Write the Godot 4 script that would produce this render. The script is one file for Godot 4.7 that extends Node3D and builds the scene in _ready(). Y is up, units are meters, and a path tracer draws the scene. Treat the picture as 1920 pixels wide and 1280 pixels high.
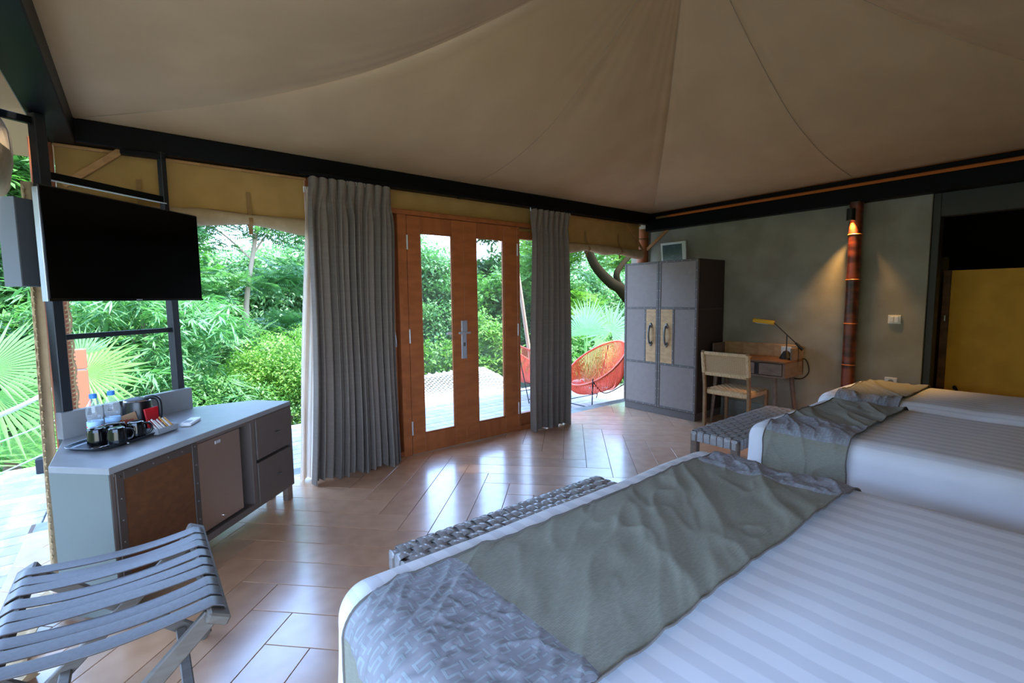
extends Node3D
# Canvas safari-tent bedroom with three beds, open to a deck and a forest. Camera stands at (0, 1.4, 0); the window wall is at z = -3.85.

const EYE := 1.4
var rnd := RandomNumberGenerator.new()
var used := {}
var M := {}
var wob := FastNoiseLite.new()

# ---------------------------------------------------------------- mesh builder
class MB:
	var v := PackedVector3Array()
	var n := PackedVector3Array()
	var uv := PackedVector2Array()
	var ix := PackedInt32Array()
	var xf := Transform3D()

	func at(t: Transform3D) -> MB:
		xf = t
		return self

	func tri(a: Vector3, b: Vector3, c: Vector3, na: Vector3, nb: Vector3, nc: Vector3, ua := Vector2.ZERO, ub := Vector2.ZERO, uc := Vector2.ZERO) -> void:
		var f := (b - a).cross(c - a)
		if f.length_squared() < 1e-16:
			return
		var k := v.size()
		if f.dot(na + nb + nc) > 0.0:
			var t := b
			b = c
			c = t
			t = nb
			nb = nc
			nc = t
			var tu := ub
			ub = uc
			uc = tu
		v.append(xf * a)
		v.append(xf * b)
		v.append(xf * c)
		n.append((xf.basis * na).normalized())
		n.append((xf.basis * nb).normalized())
		n.append((xf.basis * nc).normalized())
		uv.append(ua)
		uv.append(ub)
		uv.append(uc)
		ix.append(k)
		ix.append(k + 1)
		ix.append(k + 2)

	func quad(a: Vector3, b: Vector3, c: Vector3, d: Vector3, nn: Vector3) -> void:
		tri(a, b, c, nn, nn, nn, Vector2(0, 0), Vector2(1, 0), Vector2(1, 1))
		tri(a, c, d, nn, nn, nn, Vector2(0, 0), Vector2(1, 1), Vector2(0, 1))

	func box(c: Vector3, s: Vector3, bev := 0.003, b := Basis()) -> MB:
		var h := s * 0.5
		var e: float = minf(bev, minf(h.x, minf(h.y, h.z)) * 0.49)
		var ax := [Vector3(1, 0, 0), Vector3(0, 1, 0), Vector3(0, 0, 1)]
		var keep := xf
		xf = xf * Transform3D(b, c)
		for i in 3:
			var p: Vector3 = ax[i]
			var q: Vector3 = ax[(i + 1) % 3]
			var r: Vector3 = ax[(i + 2) % 3]
			var hp := h[i]
			var hq := h[(i + 1) % 3]
			var hr := h[(i + 2) % 3]
			for sg in [-1.0, 1.0]:
				var o: Vector3 = p * hp * sg
				var q1: Vector3 = q * (hq - e)
				var r1: Vector3 = r * (hr - e)
				quad(o - q1 - r1, o + q1 - r1, o + q1 + r1, o - q1 + r1, p * sg)
				if e > 0.0:
					for s2 in [-1.0, 1.0]:
						var a1: Vector3 = p * hp * sg + q * (hq - e) * s2
						var a2: Vector3 = p * (hp - e) * sg + q * hq * s2
						quad(a1 - r1, a1 + r1, a2 + r1, a2 - r1, (p * sg + q * s2).normalized())
		if e > 0.0:
			for sx in [-1.0, 1.0]:
				for sy in [-1.0, 1.0]:
					for sz in [-1.0, 1.0]:
						var nn := Vector3(sx, sy, sz).normalized()
						tri(Vector3(h.x * sx, (h.y - e) * sy, (h.z - e) * sz), Vector3((h.x - e) * sx, h.y * sy, (h.z - e) * sz), Vector3((h.x - e) * sx, (h.y - e) * sy, h.z * sz), nn, nn, nn)
		xf = keep
		return self

	# box from corner to corner
	func span(a: Vector3, b: Vector3, bev := 0.003) -> MB:
		return box((a + b) * 0.5, (b - a).abs(), bev)

	# bar with a rectangular section from p to q; up is the direction of its height
	func bar(p: Vector3, q: Vector3, w: float, h: float, up := Vector3.UP, bev := 0.003) -> MB:
		var z := (q - p).normalized()
		if absf(z.dot(up)) > 0.99:
			up = Vector3.RIGHT
		var x := up.cross(z).normalized()
		var y := z.cross(x)
		return box((p + q) * 0.5, Vector3(w, h, p.distance_to(q)), bev, Basis(x, y, z))

	func tube(path: PackedVector3Array, r0: float, r1 := -1.0, sides := 8, caps := true) -> MB:
		if r1 < 0.0:
			r1 = r0
		var m := path.size()
		var rings := []
		var norms := []
		var t0 := (path[1] - path[0]).normalized()
		var side := t0.cross(Vector3.UP)
		if side.length() < 0.05:
			side = t0.cross(Vector3.RIGHT)
		side = side.normalized()
		for i in m:
			var t := (path[mini(i + 1, m - 1)] - path[maxi(i - 1, 0)]).normalized()
			side = (side - t * side.dot(t)).normalized()
			var up := t.cross(side)
			var r := lerpf(r0, r1, float(i) / maxf(1.0, m - 1))
			var ring := PackedVector3Array()
			var nor := PackedVector3Array()
			for k in sides:
				var a := TAU * k / sides
				var d := side * cos(a) + up * sin(a)
				ring.append(path[i] + d * r)
				nor.append(d)
			rings.append(ring)
			norms.append(nor)
		for i in m - 1:
			for k in sides:
				var k2 := (k + 1) % sides
				tri(rings[i][k], rings[i][k2], rings[i + 1][k2], norms[i][k], norms[i][k2], norms[i + 1][k2])
				tri(rings[i][k], rings[i + 1][k2], rings[i + 1][k], norms[i][k], norms[i + 1][k2], norms[i + 1][k])
		if caps:
			for e in [0, m - 1]:
				var d: Vector3 = (path[0] - path[1]).normalized() if e == 0 else (path[m - 1] - path[m - 2]).normalized()
				for k in sides:
					tri(path[e], rings[e][k], rings[e][(k + 1) % sides], d, d, d)
		return self

	# profile of (radius, height) turned round y
	func lathe(pr: PackedVector2Array, o: Vector3, sides := 24) -> MB:
		var m := pr.size()
		for i in m - 1:
			var d := pr[i + 1] - pr[i]
			if d.length() < 1e-6:
				continue
			var nn := Vector2(d.y, -d.x).normalized()
			for k in sides:
				var a := TAU * k / sides
				var b := TAU * (k + 1) / sides
				var ca := Vector3(cos(a), 0, sin(a))
				var cb := Vector3(cos(b), 0, sin(b))
				var na := ca * nn.x + Vector3.UP * nn.y
				var nb := cb * nn.x + Vector3.UP * nn.y
				var p0 := o + ca * pr[i].x + Vector3.UP * pr[i].y
				var p1 := o + cb * pr[i].x + Vector3.UP * pr[i].y
				var p2 := o + cb * pr[i + 1].x + Vector3.UP * pr[i + 1].y
				var p3 := o + ca * pr[i + 1].x + Vector3.UP * pr[i + 1].y
				tri(p0, p1, p2, na, nb, nb)
				tri(p0, p2, p3, na, nb, na)
		return self

	# a convex polygon (x, z) from y0 to y1, top edge chamfered
	func prism(poly: PackedVector2Array, y0: float, y1: float, bev := 0.004) -> MB:
		var m := poly.size()
		var c := Vector2.ZERO
		for p in poly:
			c += p / m
		var inn := PackedVector2Array()
		for i in m:
			var p := poly[i]
			var d1 := (p - poly[(i + m - 1) % m]).normalized()
			var d2 := (poly[(i + 1) % m] - p).normalized()
			var n1 := Vector2(-d1.y, d1.x)
			if n1.dot(c - p) < 0.0:
				n1 = -n1
			var n2 := Vector2(-d2.y, d2.x)
			if n2.dot(c - p) < 0.0:
				n2 = -n2
			var bis := n1 + n2
			var k: float = bev * 2.0 / maxf(0.3, bis.length_squared())
			inn.append(p + bis * k)
		for i in m:
			var j := (i + 1) % m
			var d := poly[j] - poly[i]
			var o := Vector2(-d.y, d.x).normalized()
			if o.dot(c - poly[i]) > 0.0:
				o = -o
			var nn := Vector3(o.x, 0, o.y)
			quad(Vector3(poly[i].x, y0, poly[i].y), Vector3(poly[j].x, y0, poly[j].y), Vector3(poly[j].x, y1 - bev, poly[j].y), Vector3(poly[i].x, y1 - bev, poly[i].y), nn)
			quad(Vector3(poly[i].x, y1 - bev, poly[i].y), Vector3(poly[j].x, y1 - bev, poly[j].y), Vector3(inn[j].x, y1, inn[j].y), Vector3(inn[i].x, y1, inn[i].y), (nn + Vector3.UP).normalized())
			if i > 0 and i < m - 1:
				tri(Vector3(inn[0].x, y1, inn[0].y), Vector3(inn[i].x, y1, inn[i].y), Vector3(inn[j].x, y1, inn[j].y), Vector3.UP, Vector3.UP, Vector3.UP)
				tri(Vector3(poly[0].x, y0, poly[0].y), Vector3(poly[i].x, y0, poly[i].y), Vector3(poly[j].x, y0, poly[j].y), Vector3.DOWN, Vector3.DOWN, Vector3.DOWN)
		return self

	# surface of points f(u, v) for u, v in 0..1; shaded smooth; facing is a point on its front side or a direction
	func sheet(nu: int, nv: int, f: Callable, front: Vector3, size := Vector2.ONE, thick := 0.0, wrap := false) -> MB:
		var g := PackedVector3Array()
		for j in nv + 1:
			for i in nu + 1:
				g.append(f.call(float(i) / nu, float(j) / nv))
		var w := nu + 1
		var nn := PackedVector3Array()
		for j in nv + 1:
			for i in nu + 1:
				var i0: int = maxi(i - 1, 0)
				var i1: int = mini(i + 1, nu)
				if wrap and (i == 0 or i == nu):
					i0 = nu - 1
					i1 = 1
				var a := g[j * w + i1] - g[j * w + i0]
				var b := g[mini(j + 1, nv) * w + i] - g[maxi(j - 1, 0) * w + i]
				nn.append(a.cross(b).normalized())
		var sum := Vector3.ZERO
		for q in nn:
			sum += q
		var flip := -1.0 if (sum.dot(front) if not wrap else (nn[0]).dot(g[0] - front)) < 0.0 else 1.0
		for k in nn.size():
			nn[k] *= flip
		for lay in (2 if thick > 0.0 else 1):
			var s := 1.0 if lay == 0 else -1.0
			for j in nv:
				for i in nu:
					var q := [j * w + i, j * w + i + 1, (j + 1) * w + i + 1, (j + 1) * w + i]
					var p := []
					var t := []
					for k in 4:
						p.append(g[q[k]] - (nn[q[k]] * thick if lay == 1 else Vector3.ZERO))
						t.append(Vector2((i + (1 if k in [1, 2] else 0)) * size.x / nu, (j + (1 if k > 1 else 0)) * size.y / nv))
					tri(p[0], p[1], p[2], nn[q[0]] * s, nn[q[1]] * s, nn[q[2]] * s, t[0], t[1], t[2])
					tri(p[0], p[2], p[3], nn[q[0]] * s, nn[q[2]] * s, nn[q[3]] * s, t[0], t[2], t[3])
		if thick > 0.0:
			for j in nv:
				for e in [0, nu]:
					var a := j * w + int(e)
					var b := a + w
					var o := (g[a] - g[j * w + (1 if e == 0 else nu - 1)]).normalized()
					quad(g[a], g[b], g[b] - nn[b] * thick, g[a] - nn[a] * thick, o)
			for i in nu:
				for e in [0, nv]:
					var a := int(e) * w + i
					var b := a + 1
					var o := (g[a] - g[(1 if e == 0 else nv - 1) * w + i]).normalized()
					quad(g[a], g[b], g[b] - nn[b] * thick, g[a] - nn[a] * thick, o)
		return self

	func ball(c: Vector3, r: Vector3, nu := 12, nv := 8) -> MB:
		for j in nv:
			for i in nu:
				var q := []
				for k in [[0, 0], [1, 0], [1, 1], [0, 1]]:
					var a: float = TAU * (i + k[0]) / nu
					var b: float = PI * (j + k[1]) / nv
					q.append(Vector3(sin(b) * cos(a), cos(b), sin(b) * sin(a)))
				tri(c + q[0] * r, c + q[1] * r, c + q[2] * r, q[0] / r, q[1] / r, q[2] / r)
				tri(c + q[0] * r, c + q[2] * r, c + q[3] * r, q[0] / r, q[2] / r, q[3] / r)
		return self

	# normals averaged over all faces that meet at a place
	func smooth(limit := 0.2) -> MB:
		var sum := {}
		var key := []
		for k in range(0, v.size(), 3):
			var f := (v[k + 2] - v[k]).cross(v[k + 1] - v[k])
			for i in 3:
				var id := Vector3i((v[k + i] * 5000.0).round())
				key.append(id)
				sum[id] = sum.get(id, Vector3.ZERO) + f
		for k in v.size():
			var s: Vector3 = sum[key[k]]
			if s.length() > 1e-12:
				n[k] = s.normalized()
		return self

	func mesh() -> ArrayMesh:
		var a := []
		a.resize(Mesh.ARRAY_MAX)
		a[Mesh.ARRAY_VERTEX] = v
		a[Mesh.ARRAY_NORMAL] = n
		a[Mesh.ARRAY_TEX_UV] = uv
		a[Mesh.ARRAY_INDEX] = ix
		var m := ArrayMesh.new()
		m.add_surface_from_arrays(Mesh.PRIMITIVE_TRIANGLES, a)
		return m

# ---------------------------------------------------------------- scene helpers
func numbered(called: String) -> String:
	var k: int = used.get(called, -1) + 1
	used[called] = k
	return called if k == 0 else "%s_%03d" % [called, k]

func tag(o: Node, label: String, category: String, group := "", kind := "") -> Node:
	o.set_meta("label", label)
	if category:
		o.set_meta("category", category)
	if group:
		o.set_meta("group", group)
	if kind:
		o.set_meta("kind", kind)
	return o

func thing(called: String, label: String, category: String, at := Vector3.ZERO, turn := 0.0, group := "", kind := "") -> Node3D:
	var o := Node3D.new()
	o.name = numbered(called)
	add_child(o)
	o.position = at
	o.rotation.y = turn
	tag(o, label, category, group, kind)
	return o

func part(called: String, m, mat: Material, parent: Node, label := "", kind := "") -> MeshInstance3D:
	var o := MeshInstance3D.new()
	o.mesh = m.mesh() if m is MB else m
	o.material_override = mat
	var taken: Dictionary = parent.get_meta("taken_names") if parent.has_meta("taken_names") else {}
	var k: int = taken.get(called, -1) + 1
	taken[called] = k
	parent.set_meta("taken_names", taken)
	o.name = called if k == 0 else "%s_%03d" % [called, k]
	parent.add_child(o, true)
	if label:
		o.set_meta("label", label)
	if kind:
		o.set_meta("kind", kind)
	return o

func single(called: String, m, mat: Material, label: String, category: String, at := Vector3.ZERO, turn := 0.0, group := "", kind := "") -> MeshInstance3D:
	var o := MeshInstance3D.new()
	o.mesh = m.mesh() if m is MB else m
	o.material_override = mat
	o.name = numbered(called)
	add_child(o, true)
	o.position = at
	o.rotation.y = turn
	tag(o, label, category, group, kind)
	return o

func copy_of(o: Node3D, at: Vector3, turn: float, label: String) -> Node3D:
	var c: Node3D = o.duplicate()
	var base := String(o.name)
	c.name = numbered(base)
	add_child(c)
	c.position = at
	c.rotation.y = turn
	c.set_meta("label", label)
	return c

func structure(called: String, m, mat: Material, label := "") -> MeshInstance3D:
	var o := MeshInstance3D.new()
	o.mesh = m.mesh() if m is MB else m
	o.material_override = mat
	o.name = numbered(called)
	add_child(o, true)
	o.set_meta("kind", "structure")
	if label:
		o.set_meta("label", label)
	return o

func path(a: Array) -> PackedVector3Array:
	var p := PackedVector3Array()
	for q in a:
		p.append(q)
	return p

# smooth curve through points
func curve(a: Array, steps := 6) -> PackedVector3Array:
	var p := PackedVector3Array()
	for i in a.size() - 1:
		var p0: Vector3 = a[maxi(i - 1, 0)]
		var p1: Vector3 = a[i]
		var p2: Vector3 = a[i + 1]
		var p3: Vector3 = a[mini(i + 2, a.size() - 1)]
		for s in steps:
			p.append(p1.cubic_interpolate(p2, p0, p3, float(s) / steps))
	p.append(a[a.size() - 1])
	return p

# ---------------------------------------------------------------- materials
func noise_tex(freq: float, c0: Color, c1: Color, size := 256, octaves := 4, sx := 1, sy := 1, sd := 1, lo := 0.25, hi := 0.75) -> ImageTexture:
	var f := FastNoiseLite.new()
	f.noise_type = FastNoiseLite.TYPE_SIMPLEX_SMOOTH
	f.frequency = freq
	f.fractal_octaves = octaves
	f.seed = sd
	var im := f.get_seamless_image(size / sx, size / sy)
	im.convert(Image.FORMAT_RGB8)
	im.resize(size, size, Image.INTERPOLATE_CUBIC)
	for y in size:
		for x in size:
			var t: float = clampf((im.get_pixel(x, y).r - lo) / (hi - lo), 0.0, 1.0)
			im.set_pixel(x, y, c0.lerp(c1, t))
	return ImageTexture.create_from_image(im)

func grey_tex(freq: float, size := 256, octaves := 4, sx := 1, sy := 1, sd := 1) -> ImageTexture:
	return noise_tex(freq, Color.BLACK, Color.WHITE, size, octaves, sx, sy, sd)

func weave_tex(size := 128, threads := 32) -> ImageTexture:
	var im := Image.create(size, size, false, Image.FORMAT_RGB8)
	var w := float(size) / threads
	for y in size:
		for x in size:
			var i := int(x / w)
			var j := int(y / w)
			var fx := fposmod(x / w, 1.0)
			var fy := fposmod(y / w, 1.0)
			var h: float = sin(PI * fy) * (0.6 + 0.4 * sin(PI * fx)) if (i + j) % 2 == 0 else sin(PI * fx) * (0.6 + 0.4 * sin(PI * fy))
			im.set_pixel(x, y, Color(h, h, h))
	return ImageTexture.create_from_image(im)

func mat(called: String, c: Color, rough := 0.7, metal := 0.0) -> StandardMaterial3D:
	var m := StandardMaterial3D.new()
	m.resource_name = called
	m.albedo_color = c
	m.roughness = rough
	m.metallic = metal
	M[called] = m
	return m

# colour texture and relief, laid on from three sides
func clad(m: StandardMaterial3D, tex: Texture2D, scale: Vector3, bump: Texture2D = null, depth := 0.0, world := false) -> StandardMaterial3D:
	m.uv1_triplanar = true
	m.uv1_world_triplanar = world
	m.uv1_triplanar_sharpness = 4.0
	m.uv1_scale = scale
	if tex:
		m.albedo_texture = tex
	if bump:
		m.heightmap_enabled = true
		m.heightmap_texture = bump
		m.heightmap_scale = depth
	return m

func rgb(r: int, g: int, b: int) -> Color:
	return Color8(r, g, b)

func make_materials() -> void:
	var weave := weave_tex()
	var cloud := grey_tex(0.02)
	var fine := grey_tex(0.09)
	var grain := grey_tex(0.03, 256, 4, 8, 1, 5)
	var grain_x := grey_tex(0.03, 256, 4, 1, 8, 6)
	# tent
	clad(mat("canvas_ceiling", rgb(192, 157, 113), 0.9), noise_tex(0.012, rgb(248, 247, 245), rgb(255, 255, 255)), Vector3(0.6, 0.6, 0.6))
	var cw := clad(mat("canvas_wall", rgb(182, 140, 78), 0.9), noise_tex(0.012, rgb(245, 243, 240), rgb(255, 255, 255), 256, 4, 1, 1, 3), Vector3(1.1, 1.1, 1.1))
	cw.backlight_enabled = true
	cw.backlight = Color(0.08, 0.08, 0.08)
	var cr := clad(mat("canvas_roll", rgb(182, 154, 116), 0.9), noise_tex(0.02, rgb(242, 240, 236), rgb(255, 255, 255), 256, 4, 1, 1, 4), Vector3(2, 2, 2), weave, 0.05)
	cr.backlight_enabled = true
	cr.backlight = Color(0.15, 0.14, 0.12)
	mat("canvas_eave", rgb(158, 122, 82), 0.9)
	mat("canvas_strap", rgb(150, 112, 66), 0.85)
	mat("seam", rgb(176, 152, 120), 0.9)
	mat("steel_black", rgb(13, 13, 15), 0.45, 0.0)
	M.steel_black.metallic_specular = 0.25
	mat("steel_frame", rgb(32, 35, 38), 0.45, 0.1)
	mat("bright_strip", rgb(205, 212, 218), 0.35, 0.3)
	# floor and walls
	var blotch := noise_tex(0.014, rgb(210, 160, 122), rgb(224, 176, 138), 512, 2, 1, 1, 11, 0.1, 0.9)
	var rough := noise_tex(0.02, Color(0.8, 0.8, 0.8), Color(1, 1, 1), 256, 4, 1, 1, 12)
	for i in 4:
		var t := clad(mat("tile_%d" % i, [rgb(255, 252, 250), rgb(244, 238, 232), rgb(250, 242, 234), rgb(236, 232, 228)][i], 0.34), blotch, Vector3(0.9, 0.9, 0.9))
		t.uv1_offset = Vector3(0.37 * i, 0.1, 0.23 * i)
		pass
		t.metallic_specular = 0.75
		t.clearcoat_enabled = true
		t.clearcoat = 1.0
		t.clearcoat_roughness = 0.18
	mat("grout", rgb(104, 82, 68), 0.8)
	clad(mat("plaster", rgb(160, 153, 136), 0.75), noise_tex(0.009, rgb(232, 231, 226), rgb(255, 255, 252), 512, 5, 1, 1, 14), Vector3(0.45, 0.45, 0.45))
	clad(mat("baseboard", rgb(150, 150, 140), 0.7), noise_tex(0.02, rgb(215, 215, 210), rgb(255, 255, 255), 256, 4, 1, 1, 15), Vector3(1, 1, 1))
	mat("dark_trim", rgb(62, 60, 52), 0.6)
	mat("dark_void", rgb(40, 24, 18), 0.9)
	clad(mat("yellow_panel", rgb(226, 170, 60), 0.8), noise_tex(0.015, rgb(240, 238, 232), rgb(255, 255, 255), 256, 4, 1, 1, 16), Vector3(0.8, 0.8, 0.8), cloud, 0.15)
	mat("olive_panel", rgb(96, 76, 40), 0.8)
	clad(mat("jamb_brown", rgb(118, 76, 42), 0.6), grain, Vector3(3, 1, 3))
	M.jamb_brown.albedo_texture = noise_tex(0.03, rgb(190, 180, 170), rgb(255, 255, 255), 256, 4, 8, 1, 17)
	# wood
	var wood := noise_tex(0.03, rgb(232, 224, 216), rgb(255, 252, 250), 256, 4, 8, 1, 5)
	var wood_x := noise_tex(0.03, rgb(232, 224, 216), rgb(255, 252, 250), 256, 4, 1, 8, 6)
	clad(mat("door_wood", rgb(172, 98, 50), 0.42), wood, Vector3(2.5, 1.2, 2.5))
	clad(mat("door_wood_across", rgb(170, 96, 50), 0.42), wood_x, Vector3(1.2, 2.5, 1.2))
	clad(mat("post_wood", rgb(160, 88, 44), 0.5), wood, Vector3(3, 0.9, 3))
	clad(mat("lath_wood", rgb(190, 138, 84), 0.6), wood, Vector3(4, 2, 4))
	clad(mat("chair_wood", rgb(150, 116, 78), 0.55), wood, Vector3(5, 2, 5))
	clad(mat("oak", rgb(196, 154, 104), 0.5), wood, Vector3(6, 2, 6))
	clad(mat("desk_top", rgb(116, 82, 54), 0.5), wood_x, Vector3(3, 3, 1.5))
	clad(mat("taupe_wood", rgb(126, 108, 94), 0.55), wood, Vector3(5, 2, 5))
	clad(mat("rack_wood", rgb(98, 89, 78), 0.5), wood, Vector3(4, 4, 4))
	clad(mat("deck_wood", rgb(188, 185, 182), 0.7), noise_tex(0.03, rgb(225, 224, 222), rgb(255, 255, 255), 256, 4, 1, 8, 7), Vector3(1.0, 3, 2))
	clad(mat("deck_wood_b", rgb(174, 172, 170), 0.7), noise_tex(0.03, rgb(225, 224, 222), rgb(255, 255, 255), 256, 4, 1, 8, 8), Vector3(1.0, 3, 2))
	var bam := clad(mat("bamboo", rgb(146, 68, 28), 0.3), noise_tex(0.025, rgb(120, 80, 60), rgb(255, 240, 225), 256, 5, 8, 1, 9, 0.2, 0.7), Vector3(3, 1, 3))
	bam.clearcoat_enabled = true
	bam.clearcoat = 0.6
	mat("bamboo_node", rgb(196, 112, 52), 0.4)
	mat("bark", rgb(120, 98, 78), 0.9)
	mat("bark_mossy", rgb(36, 29, 17), 1.0).metallic_specular = 0.1
	mat("bark_pale", rgb(168, 146, 122), 0.9)
	# cloth
	clad(mat("curtain", rgb(122, 108, 95), 0.9), noise_tex(0.05, rgb(246, 245, 244), rgb(255, 255, 255), 256, 3, 8, 1, 21), Vector3(3, 3, 3))
	var sheer := mat("sheer", rgb(244, 238, 230), 0.9)
	sheer.transparency = BaseMaterial3D.TRANSPARENCY_ALPHA
	sheer.albedo_color.a = 0.78
	sheer.backlight_enabled = true
	sheer.backlight = Color(1.2, 1.15, 1.1)
	var stripe := Image.create(64, 4, false, Image.FORMAT_RGB8)
	for x in 64:
		for y in 4:
			var e: float = clampf((absf(x - 31.5) - 15.0) / 2.0 + 0.5, 0.0, 1.0)
			stripe.set_pixel(x, y, rgb(231, 233, 238).lerp(rgb(244, 246, 250), e))
	var sh := mat("sheet", Color.WHITE, 0.62)
	sh.albedo_texture = ImageTexture.create_from_image(stripe)
	sh.metallic_specular = 0.4
	clad(mat("mattress", rgb(232, 232, 236), 0.8), null, Vector3.ONE)
	clad(mat("khaki", rgb(150, 149, 135), 0.85), noise_tex(0.1, rgb(240, 239, 235), rgb(255, 255, 252), 256, 3, 4, 1, 23), Vector3(5, 5, 5), weave, 0.02)
	mat("hem", rgb(112, 104, 96), 0.8)
	# brocade: fret lines woven in pale thread
	var s := 256
	var br := Image.create(s, s, false, Image.FORMAT_RGB8)
	br.fill(rgb(146, 145, 150))
	var bh := Image.create(s, s, false, Image.FORMAT_RGB8)
	bh.fill(Color(0.25, 0.25, 0.25))
	var cell := 64
	for cy in 4:
		for cx in 4:
			var ox := cx * cell + (cell / 2 if cy % 2 == 1 else 0)
			var oy := cy * cell
			for r in [[4, 8, 40, 6], [4, 8, 6, 24], [4, 28, 30, 6], [30, 28, 6, 22], [8, 46, 28, 6], [48, 6, 6, 30], [48, 46, 14, 6], [40, 30, 14, 6]]:
				for yy in int(r[3]):
					for xx in int(r[2]):
						var px := posmod(ox + int(r[0]) + xx, s)
						var py := posmod(oy + int(r[1]) + yy, s)
						br.set_pixel(px, py, rgb(155, 164, 168))
						bh.set_pixel(px, py, Color(0.9, 0.9, 0.9))
	var bm := mat("brocade", Color.WHITE, 0.55)
	bm.albedo_texture = ImageTexture.create_from_image(br)
	bm.heightmap_enabled = true
	bm.heightmap_texture = ImageTexture.create_from_image(bh)
	bm.heightmap_scale = 0.05
	# leather and furniture skins
	clad(mat("leather_grey", rgb(132, 128, 126), 0.5), noise_tex(0.05, rgb(240, 239, 238), rgb(255, 255, 255), 256, 3, 1, 1, 25), Vector3(3, 3, 3))
	clad(mat("leather_weave", rgb(164, 160, 158), 0.22), noise_tex(0.05, rgb(236, 234, 232), rgb(255, 255, 255), 256, 3, 1, 1, 26), Vector3(6, 6, 6))
	clad(mat("strap_grey", rgb(112, 109, 110), 0.38), noise_tex(0.05, rgb(240, 239, 238), rgb(255, 255, 255), 256, 3, 1, 1, 27), Vector3(4, 4, 4))
	mat("strap_edge", rgb(74, 58, 46), 0.7)
	clad(mat("cabinet_skin", rgb(138, 137, 135), 0.34), noise_tex(0.02, rgb(246, 245, 245), rgb(255, 255, 255), 256, 3, 1, 1, 28), Vector3(2, 2, 2))
	mat("cabinet_end_shaded", rgb(104, 108, 100), 0.5)  # cabinet grey darkened, with the shade of the end panel painted in
	clad(mat("cabinet_front", rgb(98, 85, 76), 0.45), noise_tex(0.02, rgb(245, 244, 243), rgb(255, 255, 255), 256, 3, 1, 1, 29), Vector3(2, 2, 2))
	clad(mat("cabinet_edge", rgb(70, 58, 50), 0.5), null, Vector3.ONE)
	clad(mat("wardrobe_skin", rgb(138, 121, 111), 0.55), noise_tex(0.02, rgb(247, 246, 246), rgb(255, 255, 255), 256, 3, 1, 1, 30), Vector3(2, 2, 2))
	mat("wardrobe_side", rgb(56, 44, 38), 0.6)
	mat("wardrobe_edge", rgb(98, 86, 79), 0.5)
	mat("rivet", rgb(176, 172, 166), 0.35, 0.8)
	clad(mat("rattan", rgb(100, 60, 27), 0.6), noise_tex(0.08, rgb(225, 215, 205), rgb(255, 248, 238), 256, 3, 4, 4, 31), Vector3(4, 4, 4), weave, 0.05)
	mat("cane", rgb(214, 180, 136), 0.6)
	clad(mat("cord_weave", rgb(228, 196, 152), 0.6), noise_tex(0.06, rgb(205, 195, 180), rgb(255, 252, 245), 256, 3, 1, 8, 32), Vector3(10, 10, 10))
	mat("fridge_steel", rgb(176, 164, 154), 0.3, 1.0)
	mat("fridge_dark", rgb(12, 12, 12), 0.4)
	mat("chrome", rgb(205, 205, 208), 0.22, 0.95)
	mat("pewter", rgb(120, 116, 112), 0.4, 0.8)
	mat("satin_steel", rgb(196, 200, 206), 0.35, 0.6)
	mat("black_gloss", rgb(10, 10, 11), 0.12)
	mat("kettle_black", rgb(13, 13, 14), 0.3)
	mat("screen", rgb(3, 3, 3), 0.12).metallic_specular = 0.28
	mat("black_plastic", rgb(20, 20, 22), 0.4)
	mat("tray_black", rgb(34, 38, 42), 0.35)
	mat("grey_box", rgb(62, 64, 66), 0.6)
	mat("box_end_lit", rgb(104, 106, 108), 0.6)  # lighter grey paints in the daylight on the end of the box
	mat("white_plastic", rgb(232, 232, 230), 0.45)
	mat("hinge", rgb(214, 210, 202), 0.4, 0.4)
	mat("lamp_yellow", rgb(226, 170, 34), 0.45)
	mat("red_paper", rgb(200, 24, 34), 0.5)
	mat("kraft_paper", rgb(196, 160, 120), 0.7)
	mat("rust_paper", rgb(168, 84, 60), 0.7)
	mat("sachet_white", rgb(232, 228, 224), 0.5)
	mat("sachet_gold", rgb(206, 150, 60), 0.5)
	mat("box_grey", rgb(150, 152, 154), 0.6)
	mat("bottle_cap", rgb(52, 128, 214), 0.4)
	mat("bottle_label", rgb(170, 208, 238), 0.5)
	mat("label_red", rgb(224, 74, 44), 0.5)
	mat("label_green", rgb(74, 160, 74), 0.5)
	mat("label_ink", rgb(40, 42, 48), 0.5)
	var pet := mat("bottle_pet", Color(0.93, 0.97, 1.0, 0.12), 0.05)
	pet.transparency = BaseMaterial3D.TRANSPARENCY_ALPHA
	var gl := mat("glass", Color(1, 1, 1, 0.04), 0.02)
	gl.transparency = BaseMaterial3D.TRANSPARENCY_ALPHA
	mat("rope_white", rgb(200, 198, 192), 0.9)
	mat("rope_jute", rgb(190, 160, 116), 0.9)
	mat("terracotta_post", rgb(168, 96, 66), 0.7)
	mat("coral_cord", rgb(252, 112, 76), 0.5)
	mat("cushion", rgb(236, 226, 214), 0.8)
	mat("black_rod", rgb(36, 36, 38), 0.45, 0.3)
	clad(mat("soil", rgb(84, 92, 58), 0.95), noise_tex(0.02, rgb(120, 150, 90), rgb(255, 250, 220), 256, 5, 1, 1, 40), Vector3(0.1, 0.1, 0.1))
	# leaves: colour varies from plant to plant, the far tone paled to paint haze
	for l in [["leaf_deep", 66, 102, 64], ["leaf_mid", 104, 150, 82], ["leaf_bright", 126, 170, 78], ["leaf_blue", 118, 166, 116], ["leaf_lime", 100, 146, 50], ["leaf_palm", 84, 134, 52], ["leaf_far_hazed", 142, 180, 138]]:
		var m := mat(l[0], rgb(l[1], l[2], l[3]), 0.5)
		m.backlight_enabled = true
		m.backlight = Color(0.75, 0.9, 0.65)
		m.vertex_color_use_as_albedo = true
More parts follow.
